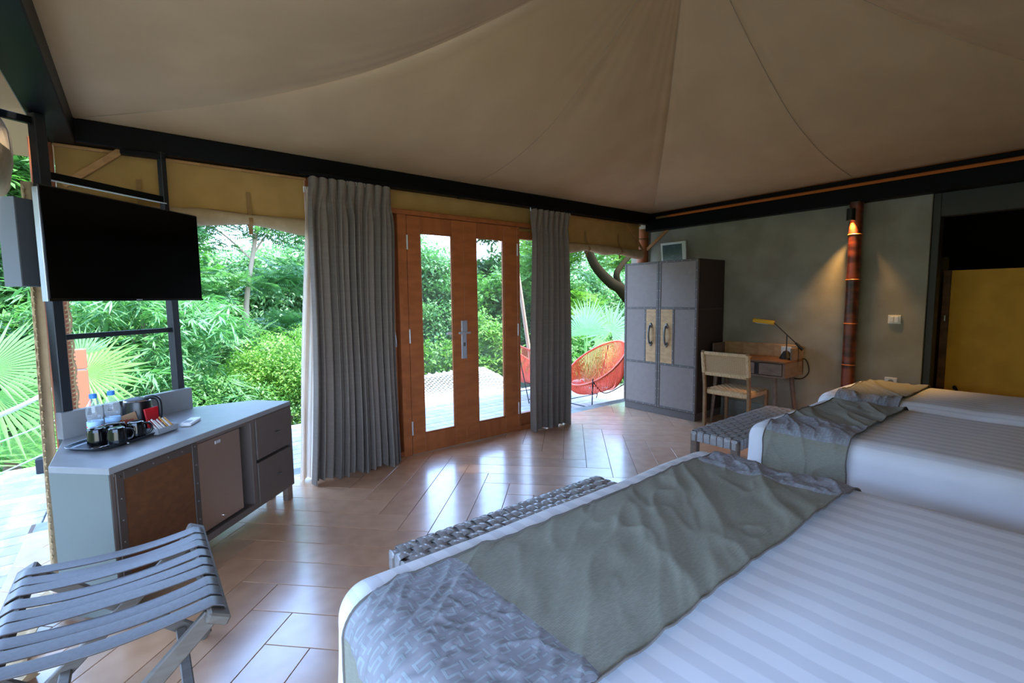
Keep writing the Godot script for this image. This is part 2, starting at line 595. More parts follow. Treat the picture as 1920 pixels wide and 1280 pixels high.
	# a small print of water under a dusky sky
	var pic := Image.create(64, 64, false, Image.FORMAT_RGB8)
	for y in 64:
		for x in 64:
			var t := y / 63.0
			var c := rgb(62, 82, 98).lerp(rgb(40, 58, 72), t) if t < 0.5 else rgb(36, 56, 64).lerp(rgb(84, 104, 92), (t - 0.5) * 2.0)
			var w := wob.get_noise_2d(x * 3.0, y * 9.0)
			pic.set_pixel(x, y, c.lightened(clampf(w * 0.25, 0.0, 0.2)))
	var pm := mat("print", Color.WHITE, 0.3)
	pm.albedo_texture = ImageTexture.create_from_image(pic)
	var glow := mat("lamp_glow", rgb(255, 220, 150), 0.5)
	glow.emission_enabled = true
	glow.emission = rgb(255, 206, 130)
	glow.emission_energy_multiplier = 2.0
	var strip := mat("strip_glow", rgb(255, 200, 120), 0.5)
	strip.emission_enabled = true
	strip.emission = rgb(255, 150, 50)
	strip.emission_energy_multiplier = 0.08

# ---------------------------------------------------------------- the tent shell
const APEX := Vector3(2.54, 3.517, -1.6)
const EAVE := 2.487

func tent_height(t: float) -> float:
	# how the pulled canvas sags from its peak (t = 0) to the eaves (t = 1)
	var k := [3.517, 3.33, 3.15, 2.99, 2.845, 2.725, 2.64, 2.575, 2.53, 2.505, 2.487]
	var f := clampf(t, 0.0, 1.0) * 10.0
	var i := mini(int(f), 9)
	var m0: float = (k[i + 1] - k[maxi(i - 1, 0)]) * 0.5
	var m1: float = (k[mini(i + 2, 10)] - k[i]) * 0.5
	var s := f - i
	return (2 * s * s * s - 3 * s * s + 1) * k[i] + (s * s * s - 2 * s * s + s) * m0 + (-2 * s * s * s + 3 * s * s) * k[i + 1] + (s * s * s - s * s) * m1

# a point of the tent: side 0..3, along the eave 0..1, t from the peak down
func tent_point(side: int, along: float, t: float) -> Vector3:
	var c := [Vector2(-0.25, -3.88), Vector2(5.4, -3.88), Vector2(5.4, 0.68), Vector2(-0.25, 0.68)]
	var e: Vector2 = c[side].lerp(c[(side + 1) % 4], along)
	var p := Vector2(APEX.x, APEX.z).lerp(e, t)
	var w := wob.get_noise_3d(along * 260.0 + side * 71.0, t * 40.0, 3.0) * 0.012 * sin(PI * t)
	# soft pleats that run up to the peak beside the seams
	var d := minf(absf(along - 0.5), minf(along, 1.0 - along))
	w += 0.006 * sin(along * 95.0 + side) * exp(-d * 14.0) * sin(PI * clampf(t * 1.25, 0.0, 1.0))
	return Vector3(p.x, tent_height(t) + w * (0.0 if t > 0.995 else 1.0), p.y)

func build_shell() -> void:
	# ceiling: four sagging faces joined on their seams
	var c := Node3D.new()
	c.name = "ceiling"
	add_child(c)
	c.set_meta("kind", "structure")
	c.set_meta("label", "sagging beige canvas tent ceiling rising to a peak")
	for side in 4:
		var f := MB.new()
		f.sheet(60, 40, func(u, v): return tent_point(side, u, 0.01 + 0.99 * v), Vector3.DOWN, Vector2(5, 3), 0.004)
		part("canvas_panel", f, M.canvas_ceiling, c)
		for a in [0.0, 0.5]:
			var s := MB.new()
			var pts := PackedVector3Array()
			for k in 30:
				pts.append(tent_point(side, a, 0.03 + 0.96 * k / 29.0) - Vector3(0, 0.0045, 0))
			s.tube(pts, 0.002, 0.002, 5)
			part("seam", s, M.seam, c)
	# outer fly over the eaves, on leaning poles
	var o := MB.new()
	o.sheet(40, 6, func(u, v): return Vector3(-1.4 + 8.0 * u, 2.52 - 0.10 * v + 0.02 * sin(u * 18.0) * v, -3.93 - 0.9 * v), Vector3.DOWN, Vector2.ONE, 0.004)
	part("eave_canvas", o, M.canvas_eave, c)
	var o2 := MB.new()
	o2.sheet(6, 40, func(u, v): return Vector3(-0.4 - 1.9 * u, 2.52 - 0.42 * u, -3.93 + 5.6 * v), Vector3.DOWN, Vector2.ONE, 0.004)
	part("eave_canvas", o2, M.canvas_eave, c)
	var o3 := MB.new()  # unseen back eave, added to keep the sun off the beds
	o3.sheet(20, 6, func(u, v): return Vector3(-0.5 + 6.2 * u, 2.50 - 0.25 * v, 0.66 + 1.1 * v), Vector3.DOWN, Vector2.ONE, 0.004)
	part("eave_canvas", o3, M.canvas_eave, c)
	structure("wall_right_upper", MB.new().span(Vector3(5.46, 2.40, -4.0), Vector3(5.5, 2.62, 0.8), 0.002), M.canvas_ceiling, "canvas strip behind the light strip")
	structure("trim_15", MB.new().span(Vector3(5.37, 2.49, -4.0), Vector3(5.47, 2.62, 0.8), 0.002), M.canvas_ceiling, "added canvas cap shutting out daylight over the right-hand beam")  # unseen cap, added to stop daylight leaking in above the beam
	# beams
	structure("trim_1", MB.new().span(Vector3(-0.3, 2.35, -3.95), Vector3(5.5, 2.486, -3.85), 0.006), M.steel_black, "black steel beam above the glass doors")
	structure("trim_2", MB.new().span(Vector3(-0.38, 2.345, -3.97), Vector3(-0.225, 2.483, 0.8), 0.006), M.steel_black, "black steel beam along the open left side")
	structure("trim_3", MB.new().span(Vector3(5.3, 2.255, -3.9), Vector3(5.5, 2.40, 0.8), 0.006), M.steel_black, "black steel beam above the plaster wall")
	structure("trim_4", MB.new().span(Vector3(5.315, 2.435, -3.86), Vector3(5.36, 2.478, 0.8), 0.006), M.steel_black, "thin black rail under the canvas edge")
	# the warm light strip in the gap over the beam
	var ls := thing("light_strip", "warm light strip in the gap above the right-hand black beam", "light")
	part("diffuser", MB.new().span(Vector3(5.44, 2.402, -3.7), Vector3(5.452, 2.408, 0.6), 0.001), M.strip_glow, ls)
	var al := AreaLight3D.new()
	al.name = "strip_lamp"
	al.area_size = Vector2(0.03, 4.2)
	al.light_color = rgb(255, 150, 60)
	al.light_energy = 0.012
	al.light_specular = 0.0
	al.shadow_enabled = true

	ls.add_child(al)
	al.position = Vector3(5.446, 2.412, -1.55)
	al.rotation = Vector3(PI / 2, 0, 0)
	# plaster wall with its returned end
	structure("wall_right", MB.new().span(Vector3(5.42, 0, -3.9), Vector3(5.56, 2.395, -1.04), 0.004), M.plaster, "grey-green plaster wall behind wardrobe and desk")
	structure("wall_right_end", MB.new().span(Vector3(5.466, 0, -4.25), Vector3(5.56, 2.395, -3.9), 0.004), M.plaster, "end of the plaster wall behind the round corner post")
	structure("baseboard_right", MB.new().span(Vector3(5.405, 0, -3.9), Vector3(5.421, 0.2, -1.04), 0.004), M.baseboard, "pale skirting below the plaster wall")
	structure("trim_5", MB.new().span(Vector3(5.44, 0, -1.038), Vector3(5.58, 2.36, -0.985), 0.004), M.dark_trim, "dark post closing the plaster wall")
	structure("trim_6", MB.new().span(Vector3(5.44, 2.06, -0.985), Vector3(5.56, 2.26, 0.8), 0.004), M.dark_trim, "dark header over the opening")
	# the dim room behind the opening
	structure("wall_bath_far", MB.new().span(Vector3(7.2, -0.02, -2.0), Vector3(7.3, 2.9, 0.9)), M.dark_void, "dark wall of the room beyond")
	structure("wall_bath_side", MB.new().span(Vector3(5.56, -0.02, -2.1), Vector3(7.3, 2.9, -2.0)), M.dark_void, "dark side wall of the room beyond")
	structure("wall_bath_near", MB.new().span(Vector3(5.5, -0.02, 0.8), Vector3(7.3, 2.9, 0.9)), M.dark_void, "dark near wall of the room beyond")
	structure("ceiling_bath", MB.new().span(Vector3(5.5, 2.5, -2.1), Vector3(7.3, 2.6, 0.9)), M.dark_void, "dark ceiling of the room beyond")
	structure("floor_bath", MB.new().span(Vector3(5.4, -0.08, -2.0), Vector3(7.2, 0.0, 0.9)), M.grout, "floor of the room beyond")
	structure("wall_back", MB.new().span(Vector3(0.9, -0.05, 0.8), Vector3(5.5, 2.6, 0.9)), M.canvas_wall, "canvas wall behind the bedheads")
	var y := thing("partition", "yellow fabric partition panel standing beyond the far bed", "partition")
	var yp := MB.new()
	yp.sheet(30, 20, func(u, v): return Vector3(5.7 + 0.006 * sin(v * 7.0 + u * 3.0) * sin(PI * u), 1.607 * v, -0.93 + 1.73 * u), Vector3.LEFT, Vector2(2, 2), 0.03)
	part("fabric_face", yp, M.yellow_panel, y)
	part("side_jamb", MB.new().span(Vector3(5.695, 0, -0.985), Vector3(5.76, 1.61, -0.932), 0.003), M.jamb_brown, y, "brown side jamb")
	part("latch", MB.new().span(Vector3(5.688, 1.16, -0.962), Vector3(5.697, 1.21, -0.952), 0.002), M.satin_steel, y, "small steel latch")
	part("return_panel", MB.new().span(Vector3(5.9, 0, -1.10), Vector3(5.93, 1.74, -0.99), 0.003), M.olive_panel, y, "olive return panel")
	part("hook", MB.new().tube(curve([Vector3(5.69, 0.56, -0.86), Vector3(5.66, 0.58, -0.855), Vector3(5.64, 0.57, -0.845), Vector3(5.65, 0.53, -0.83)], 4), 0.012), M.black_plastic, y, "black hook at the foot of the panel")
	build_floor()
	build_window_wall()

func clip(poly: PackedVector2Array, r: Rect2) -> PackedVector2Array:
	var b := PackedVector2Array([r.position, Vector2(r.end.x, r.position.y), r.end, Vector2(r.position.x, r.end.y)])
	var q := Geometry2D.intersect_polygons(poly, b)
	return q[0] if q.size() else PackedVector2Array()

func build_floor() -> void:
	var f := structure("floor", MB.new().span(Vector3(-0.62, -0.1, -4.2), Vector3(5.42, -0.0035, 0.8), 0.0), M.grout, "brown stone-look floor laid in a herringbone")
	var w := 0.198
	var a := Vector2(1, 1).normalized()
	var b := Vector2(1, -1).normalized()
	var o := Vector2(0.322, -2.357)
	var room := Rect2(-0.62, -4.04, 6.04, 4.84)
	var g := 0.0016
	rnd.seed = 5
	for i in range(-45, 46):
		for j in range(-45, 46):
			var c := posmod(i + j, 12)
			var s0 := i
			var s1 := i + 1
			var t0 := j
			var t1 := j + 1
			if c == 0:
				s1 = i + 6
			elif c == 6:
				t1 = j + 6
			else:
				continue
			var p := PackedVector2Array()
			for k in [[s0 * w + g, t0 * w + g], [s1 * w - g, t0 * w + g], [s1 * w - g, t1 * w - g], [s0 * w + g, t1 * w - g]]:
				p.append(o + a * k[0] + b * k[1])
			p = clip(p, room)
			if p.size() < 3:
				continue
			var area := 0.0
			for k in p.size():
				area += p[k].cross(p[(k + 1) % p.size()])
			if absf(area) < 0.004:
				continue
			var m := MB.new()
			m.prism(p, -0.004, rnd.randf() * 0.0004, 0.0012)
			part("tile", m, M["tile_%d" % rnd.randi_range(0, 3)], f)

func build_window_wall() -> void:
	# stone sill between floor and deck
	structure("trim_7", MB.new().span(Vector3(-0.6, -0.09, -4.2), Vector3(5.5, -0.001, -4.041), 0.004), M.baseboard, "pale stone threshold of the open window wall")
	# canvas strip over the doors and beside them
	var cs := MB.new()
	cs.sheet(40, 4, func(u, v): return Vector3(1.08 + 2.9 * u, 2.10 + 0.26 * v, -3.93 - 0.012 * sin(PI * v)), Vector3.BACK, Vector2.ONE, 0.004)
	structure("wall_window", cs, M.canvas_wall, "canvas strip between the beam and the door frame")
	# double glazed doors in their frame
	var d := Node3D.new()
	d.name = "door_1"
	add_child(d)
	d.set_meta("kind", "structure")
	d.set_meta("label", "orange-brown timber double doors with tall glass panes between side lights")
	var fr := MB.new()
	for x in [[1.40, 1.44], [1.79, 1.873], [3.103, 3.14], [3.42, 3.48]]:
		fr.span(Vector3(x[0], 0, -3.98), Vector3(x[1], 2.135, -3.855), 0.004)
	part("door_frame", fr, M.door_wood, d)
	part("door_head", MB.new().span(Vector3(1.40, 2.136, -3.98), Vector3(3.48, 2.178, -3.85), 0.004), M.door_wood_across, d)
	for s in 2:
		var x0: float = [1.876, 2.4535][s]
		var x1: float = [2.4525, 3.100][s]
		var g0: float = [2.0, 2.597][s]
		var g1: float = [2.331, 2.932][s]
		var lf := MB.new()
		lf.span(Vector3(x0, 0.006, -3.9), Vector3(g0, 2.131, -3.853), 0.003)
		lf.span(Vector3(g1, 0.006, -3.9), Vector3(x1, 2.131, -3.853), 0.003)
		var leaf := part("door_leaf", lf, M.door_wood, d)
		var rl := MB.new()
		rl.span(Vector3(g0, 0.006, -3.9), Vector3(g1, 0.18, -3.8535), 0.003)
		rl.span(Vector3(g0, 1.992, -3.9), Vector3(g1, 2.131, -3.8535), 0.003)
		part("leaf_rail", rl, M.door_wood_across, leaf)
		part("pane", MB.new().span(Vector3(g0 - 0.003, 0.178, -3.882), Vector3(g1 + 0.003, 1.994, -3.876), 0.0), M.glass, leaf)
		var bead := MB.new()
		for e in [[Vector3(g0, 0.18, -3.874), Vector3(g0 + 0.012, 1.992, -3.858)], [Vector3(g1 - 0.012, 0.18, -3.874), Vector3(g1, 1.992, -3.858)], [Vector3(g0, 0.18, -3.874), Vector3(g1, 0.192, -3.858)], [Vector3(g0, 1.98, -3.874), Vector3(g1, 1.992, -3.858)]]:
			bead.span(e[0], e[1], 0.003)
		part("glazing_bead", bead, M.door_wood, leaf)
		for hy in [0.25, 1.08, 1.90]:
			var hx: float = [1.8745, 3.1015][s]
			part("hinge", MB.new().tube(path([Vector3(hx, hy - 0.062, -3.848), Vector3(hx, hy + 0.062, -3.848)]), 0.008), M.hinge, leaf)
		if s == 0:
			part("lock_plate", MB.new().span(Vector3(2.405, 0.835, -3.853), Vector3(2.462, 1.20, -3.838), 0.005), M.satin_steel, leaf, "brushed steel lock plate")
			part("lock_plate", MB.new().span(Vector3(2.402, 1.085, -3.838), Vector3(2.465, 1.20, -3.826), 0.005), M.satin_steel, leaf)
			part("lever", MB.new().box(Vector3(2.415, 1.085, -3.80), Vector3(0.13, 0.02, 0.012), 0.005).box(Vector3(2.445, 1.085, -3.82), Vector3(0.02, 0.02, 0.04), 0.004), M.satin_steel, leaf, "steel door lever")
			part("outer_lever", MB.new().box(Vector3(2.37, 1.075, -3.945), Vector3(0.13, 0.02, 0.012), 0.005).box(Vector3(2.43, 1.075, -3.92), Vector3(0.02, 0.02, 0.05), 0.004), M.satin_steel, leaf)
			part("keypad", MB.new().span(Vector3(2.424, 0.955, -3.839), Vector3(2.446, 0.99, -3.836), 0.001), M.pewter, leaf)
	part("side_panel", MB.new().span(Vector3(1.44, 0.05, -3.96), Vector3(1.79, 2.1, -3.93), 0.004), M.door_wood, d, "solid timber side panel left of the doors")
	part("panel_handle", MB.new().tube(curve([Vector3(1.755, 1.12, -3.93), Vector3(1.755, 1.12, -3.90), Vector3(1.765, 1.04, -3.895), Vector3(1.765, 0.99, -3.9)], 4), 0.009), M.satin_steel, d, "small lever on the side panel")
	part("side_rail", MB.new().span(Vector3(3.14, 0.0, -3.97), Vector3(3.42, 0.05, -3.86), 0.003).span(Vector3(3.14, 0.05, -3.955), Vector3(3.42, 0.17, -3.90), 0.003).span(Vector3(3.14, 2.02, -3.955), Vector3(3.42, 2.10, -3.90), 0.003), M.door_wood_across, d)
	part("side_pane", MB.new().span(Vector3(3.14, 0.16, -3.93), Vector3(3.42, 2.03, -3.924), 0.0), M.glass, d)
	part("threshold", MB.new().span(Vector3(1.40, 0.0, -3.985), Vector3(1.875, 0.05, -3.86), 0.003), M.door_wood_across, d)
	# canvas between the door frame and the big openings, hidden by the curtains
	structure("wall_window_left", MB.new().span(Vector3(1.10, 0, -3.96), Vector3(1.40, 2.12, -3.94), 0.002), M.canvas_wall, "canvas infill behind the long grey curtain")
	structure("trim_8", MB.new().span(Vector3(1.075, 0, -3.99), Vector3(1.125, 2.36, -3.93), 0.004), M.post_wood, "wooden jamb of the left window opening")
	structure("trim_9", MB.new().span(Vector3(3.48, 0, -3.99), Vector3(3.56, 2.36, -3.93), 0.004), M.post_wood, "wooden jamb of the right window opening")
	structure("trim_10", MB.new().span(Vector3(-0.375, -0.05, -3.99), Vector3(-0.335, 2.36, -3.93), 0.004), M.post_wood, "wooden jamb in the left corner")
	structure("trim_11", MB.new().span(Vector3(-0.33, 2.325, -3.935), Vector3(1.08, 2.343, -3.917), 0.003), M.lath_wood, "thin wooden lath under the beam on the left")
	structure("trim_12", MB.new().span(Vector3(3.56, 2.325, -3.945), Vector3(5.25, 2.343, -3.927), 0.003), M.lath_wood, "thin wooden lath under the beam on the right")
	blind(-0.33, 1.07, [0.055, 0.68], "rolled canvas blind over the open bay behind the television", 1)
	blind(3.57, 5.24, [4.215, 4.81], "rolled canvas blind over the open bay beside the wardrobe", 2)

# a canvas blind rolled half way up and tied with straps
func blind(x0: float, x1: float, ties: Array, label: String, sd: int) -> void:
	var t := thing("canvas_blind", label, "blind", Vector3((x0 + x1) * 0.5, 0, -3.95))
	var w := x1 - x0
	var f := MB.new()
	f.sheet(40, 8, func(u, v): return Vector3((u - 0.5) * w, 1.99 + 0.37 * v, 0.006 * sin(u * 23.0 + sd) * (1.0 - v)), Vector3.BACK, Vector2(3, 1), 0.003)
	part("flat_canvas", f, M.canvas_wall, t)
	var r := MB.new()
	var sag := func(x: float) -> float:
		var d := 1.0
		for k in ties:
			d = minf(d, absf(x + (x0 + x1) * 0.5 - k))
		return clampf(d * 3.2, 0.0, 1.0)
	r.sheet(18, 70, func(u, v):
		var x: float = (v - 0.5) * w
		var s: float = sag.call(x)
		var rr: float = 0.032 + 0.022 * s + 0.004 * wob.get_noise_2d(x * 160.0, u * 90.0 + sd * 50)
		var a: float = TAU * u
		return Vector3(x, 1.985 - 0.014 * s + cos(a) * rr * 1.15 + 0.01 * sin(x * 4.0 + sd), 0.03 + sin(a) * rr * 1.05), Vector3(-w * 0.5, 1.98, 0.03), Vector2(1, 4), 0.0, true)
	r.smooth()
	part("roll", r, M.canvas_roll, t)
	for k in ties:
		var x: float = k - (x0 + x1) * 0.5
		var s := MB.new()
		s.sheet(2, 24, func(u, v):
			var a: float = -PI * 0.62 + v * PI * 1.5
			var p := Vector3(x + (u - 0.5) * 0.026, 1.985 - cos(a) * 0.049, 0.032 + sin(a) * 0.049)
			if v > 0.72:
				var q: float = (v - 0.72) / 0.28
				p = p.lerp(Vector3(x + (u - 0.5) * 0.026, 2.03 + 0.16 * q, 0.018 - 0.008 * q), minf(1.0, q * 2.5))
			return p, Vector3.BACK, Vector2.ONE, 0.003)
		part("strap", s, M.canvas_strap, t)
		part("strap_tail", MB.new().span(Vector3(x - 0.012, 1.885, 0.03), Vector3(x + 0.012, 1.945, 0.034), 0.001), M.canvas_strap, t)

# ---------------------------------------------------------------- beds
# top surface of a made bed: gentle wrinkles shared by the sheet and the runner
func crease(p: Vector3, sd: float) -> float:
	var a := wob.get_noise_3d(p.x * 34.0 + sd, p.y * 20.0, p.z * 110.0)
	var b := wob.get_noise_3d(p.x * 120.0 + sd * 3.0, p.y * 90.0, p.z * 120.0)
	return a * 0.010 + b * 0.003

func rounded(p: Vector3, lo: Vector3, hi: Vector3, r: float) -> Array:
	var q := Vector3(clampf(p.x, lo.x + r, hi.x - r), minf(p.y, hi.y - r), maxf(p.z, lo.z + r))
	var d := p - q
	if d.length() < 1e-5:
		return [p, Vector3.UP]
	d = d.normalized()
	return [q + d * r, d]

func spaced(a: float, b: float, r: float, n: int) -> PackedFloat32Array:
	# values from a to b, dense within r of both ends
	var o := PackedFloat32Array()
	for k in 6:
		o.append(a + r * k / 6.0)
	for k in n + 1:
		o.append(lerpf(a + r, b - r, float(k) / n))
	for k in range(1, 7):
		o.append(b - r + r * k / 6.0)
	return o

func bed_cover(lo: Vector3, hi: Vector3, r: float, flare: float, sd: float) -> MB:
	var m := MB.new()
	var xs := spaced(lo.x, hi.x, r, 60)
	var zs := spaced(lo.z, hi.z, r, 60)
	var ys := spaced(lo.y, hi.y, r, 10)
	var per := 0.086
	var put := func(p: Vector3) -> Vector3:
		var q := rounded(p, lo, hi, r)
		var w: Vector3 = q[0]
		var drop: float = clampf((hi.y - r - w.y) / (hi.y - lo.y), 0.0, 1.0)
		var out: Vector3 = q[1]
		var fold: float = wob.get_noise_2d((w.x - w.z) * 150.0 + sd * 40.0, w.y * 12.0) * 0.02 * drop
		return w + out * (crease(w, sd) * (1.0 - drop) + fold + flare * drop * drop) 
	for face in 4:
		var us := xs if face == 0 or face == 3 else zs
		var vs := zs if face == 0 else ys
		for i in us.size() - 1:
			for j in vs.size() - 1:
				var ps := []
				var uvs := []
				for k in [[0, 0], [1, 0], [1, 1], [0, 1]]:
					var u: float = us[i + k[0]]
					var v: float = vs[j + k[1]]
					var p: Vector3 = Vector3(u, hi.y, v) if face == 0 else Vector3(lo.x, v, u) if face == 1 else Vector3(hi.x, v, u) if face == 2 else Vector3(u, v, lo.z)
					ps.append(put.call(p))
					var su: float = u if face == 0 or face == 3 else (roundf(lo.x / per) * per if face == 1 else roundf(hi.x / per) * per)
					uvs.append(Vector2(su / per, 0.5))
				var nn: Vector3 = [Vector3.UP, Vector3.LEFT, Vector3.RIGHT, Vector3.FORWARD][face]
				m.tri(ps[0], ps[1], ps[2], nn, nn, nn, uvs[0], uvs[1], uvs[2])
				m.tri(ps[0], ps[2], ps[3], nn, nn, nn, uvs[0], uvs[2], uvs[3])
	return m.smooth()

# a strip of cloth lying across a bed from side to side; s is the length along it from the middle of the bed
func runner_point(lo: Vector3, hi: Vector3, r: float, flare: float, sd: float, s: float, z: float, lift: float, crush := 0.0) -> Vector3:
	var half := (hi.x - lo.x) * 0.5
	var cx := (hi.x + lo.x) * 0.5
	var flat := half - r
	var arc := PI * 0.5 * r
	var sg := signf(s)
	var a := absf(s)
	var p: Vector3
	var out: Vector3
	if a <= flat:
		p = Vector3(cx + s, hi.y, z)
		out = Vector3.UP
	elif a <= flat + arc:
		var t := (a - flat) / r
		out = Vector3(sg * sin(t), cos(t), 0)
		p = Vector3(cx + sg * flat, hi.y - r, z) + out * r
	else:
		out = Vector3(sg, 0, 0)
		p = Vector3(cx + sg * half, hi.y - r - (a - flat - arc), z)
	var drop := clampf((hi.y - r - p.y) / (hi.y - lo.y), 0.0, 1.0)
	# long soft folds that run slantwise across the cloth
	var al := p.x * 0.8 - p.z * 0.6
	var ac := p.x * 0.6 + p.z * 0.8
	var wr := wob.get_noise_3d(al * 28.0 + sd * 9.0, p.y * 60.0, ac * 130.0)
	var wr2 := wob.get_noise_3d(al * 70.0 + 40.0, p.y * 120.0, ac * 210.0 + sd)
	var fold := wob.get_noise_2d((p.x - p.z) * 150.0 + sd * 40.0, p.y * 12.0) * 0.02 * drop
	var ridge := pow(maxf(0.0, 1.0 - absf(wr) * 2.6), 2.0) * 0.017 + pow(maxf(0.0, 1.0 - absf(wr2) * 3.0), 2.0) * 0.006 + (wr2 + 0.6) * 0.004
	if crush > 0.0:
		var w3 := wob.get_noise_3d(al * 150.0 + sd, 7.0, ac * 330.0)
		var w4 := wob.get_noise_3d(ac * 260.0, 3.0, al * 420.0 + sd)
		ridge += crush * (pow(maxf(0.0, 1.0 - absf(w3) * 2.6), 2.0) * 0.0075 + pow(maxf(0.0, 1.0 - absf(w4) * 2.8), 2.0) * 0.004)
	ridge *= 1.0 - smoothstep(flat - 0.04, flat + arc * 0.7, s)
	return p + out * (crease(p, sd) * (1.0 - drop) + fold + flare * drop * drop + 0.007 + lift + ridge * (1.0 - 0.6 * drop))

func make_bed(lo: Vector3, hi: Vector3, sd: float, label: String, rlabel: String, z0: float, z1: float, seams: Array) -> void:
	var r := 0.10
	var flare := 0.055
	var b := thing("bed", label, "bed", Vector3((lo.x + hi.x) / 2, 0, (lo.z + hi.z) / 2), 0.0, "")
	var back := Transform3D(Basis(), -b.position)
	var m := bed_cover(lo, hi, r, flare, sd)
	for k in m.v.size():
		m.v[k] -= b.position
	part("sheet", m, M.sheet, b)
	part("base", MB.new().at(back).span(Vector3(lo.x + 0.06, 0.0, lo.z + 0.08), Vector3(hi.x - 0.06, 0.3, hi.z), 0.01), M.mattress, b)
	part("mattress", MB.new().at(back).span(Vector3(lo.x + 0.03, 0.3, lo.z + 0.03), Vector3(hi.x - 0.03, hi.y - 0.05, hi.z), 0.05), M.mattress, b)
	# runner: side drop, brocade, plain middle, brocade, side drop
	var t := thing("bed_runner", rlabel, "bed runner", b.position)
	var kinds := ["side_drop", "brocade_band", "centre_cloth", "brocade_band", "side_drop"]
	for k in 5:
		var s0: float = seams[k]
		var s1: float = seams[k + 1]
		var c := MB.new().at(back)
		var nu := maxi(6, int((s1 - s0) / (0.007 if k in [1, 3] else 0.011)))
		var crush := 1.0 if k in [1, 3] else 0.0
		c.sheet(nu, 96, func(u, v): return runner_point(lo, hi, r, flare, sd, lerpf(s0, s1, u), lerpf(z0, z1, v), 0.0, crush * smoothstep(0.0, 0.02, lerpf(s0, s1, u) - s0) * smoothstep(0.0, 0.02, s1 - lerpf(s0, s1, u))), Vector3((s0 + s1) * 0.5, 0.6, 0), Vector2((s1 - s0) / 0.24, (z1 - z0) / 0.24))
		part(kinds[k], c, M.brocade if k in [1, 3] else M.khaki, t)
	for z in [z0, z1]:
		var h := PackedVector3Array()
		for k in 140:
			h.append(runner_point(lo, hi, r, flare, sd, lerpf(seams[0], seams[5], k / 139.0), z, 0.001))
		part("hem", MB.new().at(back).tube(h, 0.0035, 0.0035, 6), M.hem, t)

# bench with a seat of woven leather straps
func make_bench(at: Vector3, size: Vector3, label: String) -> void:
	var t := thing("woven_bench", label, "bench", at, 0.0, "benches at the bed ends")
	var hx := size.x * 0.5
	var hz := size.z * 0.5
	var top := size.y
	for sx in [-1, 1]:
		for sz in [-1, 1]:
			part("leg", MB.new().span(Vector3(sx * (hx - 0.02) - 0.025, 0, sz * (hz - 0.03) - 0.025), Vector3(sx * (hx - 0.02) + 0.025, top - 0.012, sz * (hz - 0.03) + 0.025), 0.005), M.taupe_wood, t)
	for sz in [-1, 1]:
		part("rail", MB.new().span(Vector3(-hx, top - 0.075, sz * (hz - 0.025) - 0.018), Vector3(hx, top - 0.02, sz * (hz - 0.025) + 0.018), 0.006), M.taupe_wood, t)
	for sx in [-1, 1]:
		part("end_rail", MB.new().span(Vector3(sx * (hx - 0.02) - 0.018, top - 0.07, -hz), Vector3(sx * (hx - 0.02) + 0.018, top - 0.02, hz), 0.006), M.taupe_wood, t)
	var nx := int(size.x / 0.046)
	var nz := int(size.z / 0.046)
	var px := (size.x - 0.05) / nx
	var pz := (size.z - 0.01) / nz
	# across straps wrap over the long rails, long straps over the end rails
	for i in nx:
		var x := -hx + 0.025 + px * (i + 0.5)
		var s := MB.new()
		var n := nz * 6
		s.sheet(3, n + 10, func(u, v):
			var k: float = v * (n + 10) - 5.0
			var xx: float = x + (u - 0.5) * px * 0.9
			var bow: float = 0.004 * sin(PI * u)
			if k < 0:
				return Vector3(xx, top - 0.062 * (-k / 5.0) - 0.004, -hz - 0.003 - bow)
			if k > n:
				return Vector3(xx, top - 0.062 * ((k - n) / 5.0) - 0.004, hz + 0.003 + bow)
			var z: float = -hz + 2.0 * hz * k / n
			return Vector3(xx, top + 0.0065 * sin(PI * (k / 6.0) + PI * i) + bow, z), Vector3.UP, Vector2.ONE, 0.003)
		part("strap", s, M.leather_weave, t)
	for j in nz:
		var z := -hz + 0.005 + pz * (j + 0.5)
		var s := MB.new()
		var n := nx * 6
		s.sheet(3, n + 10, func(u, v):
			var k: float = v * (n + 10) - 5.0
			var zz: float = z + (u - 0.5) * pz * 0.9
			var bow: float = 0.004 * sin(PI * u)
			if k < 0:
				return Vector3(-hx - 0.003 - bow, top - 0.062 * (-k / 5.0) - 0.004, zz)
			if k > n:
				return Vector3(hx + 0.003 + bow, top - 0.062 * ((k - n) / 5.0) - 0.004, zz)
			var xx: float = -hx + 2.0 * hx * k / n
			return Vector3(xx, top - 0.0065 * sin(PI * (k / 6.0) + PI * j) + bow, zz), Vector3.UP, Vector2.ONE, 0.003)
		part("strap", s, M.leather_weave, t)

func build_beds() -> void:
	make_bed(Vector3(0.37, 0.05, -1.34), Vector3(2.29, 0.62, 0.74), 1.0, "nearest wide bed with white satin-striped bedding in front of the camera", "khaki and grey brocade runner across the nearest wide bed", -1.185, -0.60, [-1.36, -1.005, -0.63, 0.70, 1.02, 1.10])
	make_bed(Vector3(2.93, 0.05, -1.40), Vector3(4.12, 0.62, 0.74), 5.0, "middle single bed with white striped bedding between the other two beds", "khaki runner hanging down the side of the middle bed", -1.27, -0.84, [-0.86, -0.585, -0.27, 0.52, 0.60, 0.80])
	make_bed(Vector3(4.25, 0.05, -1.47), Vector3(5.22, 0.63, 0.74), 9.0, "farthest bed with white bedding beside the yellow partition", "khaki runner with grey band on the farthest bed", -1.33, -0.93, [-0.70, -0.52, -0.34, 0.38, 0.50, 0.66])
	make_bench(Vector3(1.33, 0, -1.565), Vector3(1.22, 0.42, 0.32), "low woven leather bench at the foot of the nearest bed")
	make_bench(Vector3(3.77, 0, -1.71), Vector3(1.26, 0.42, 0.36), "low woven leather bench at the foot of the middle bed")

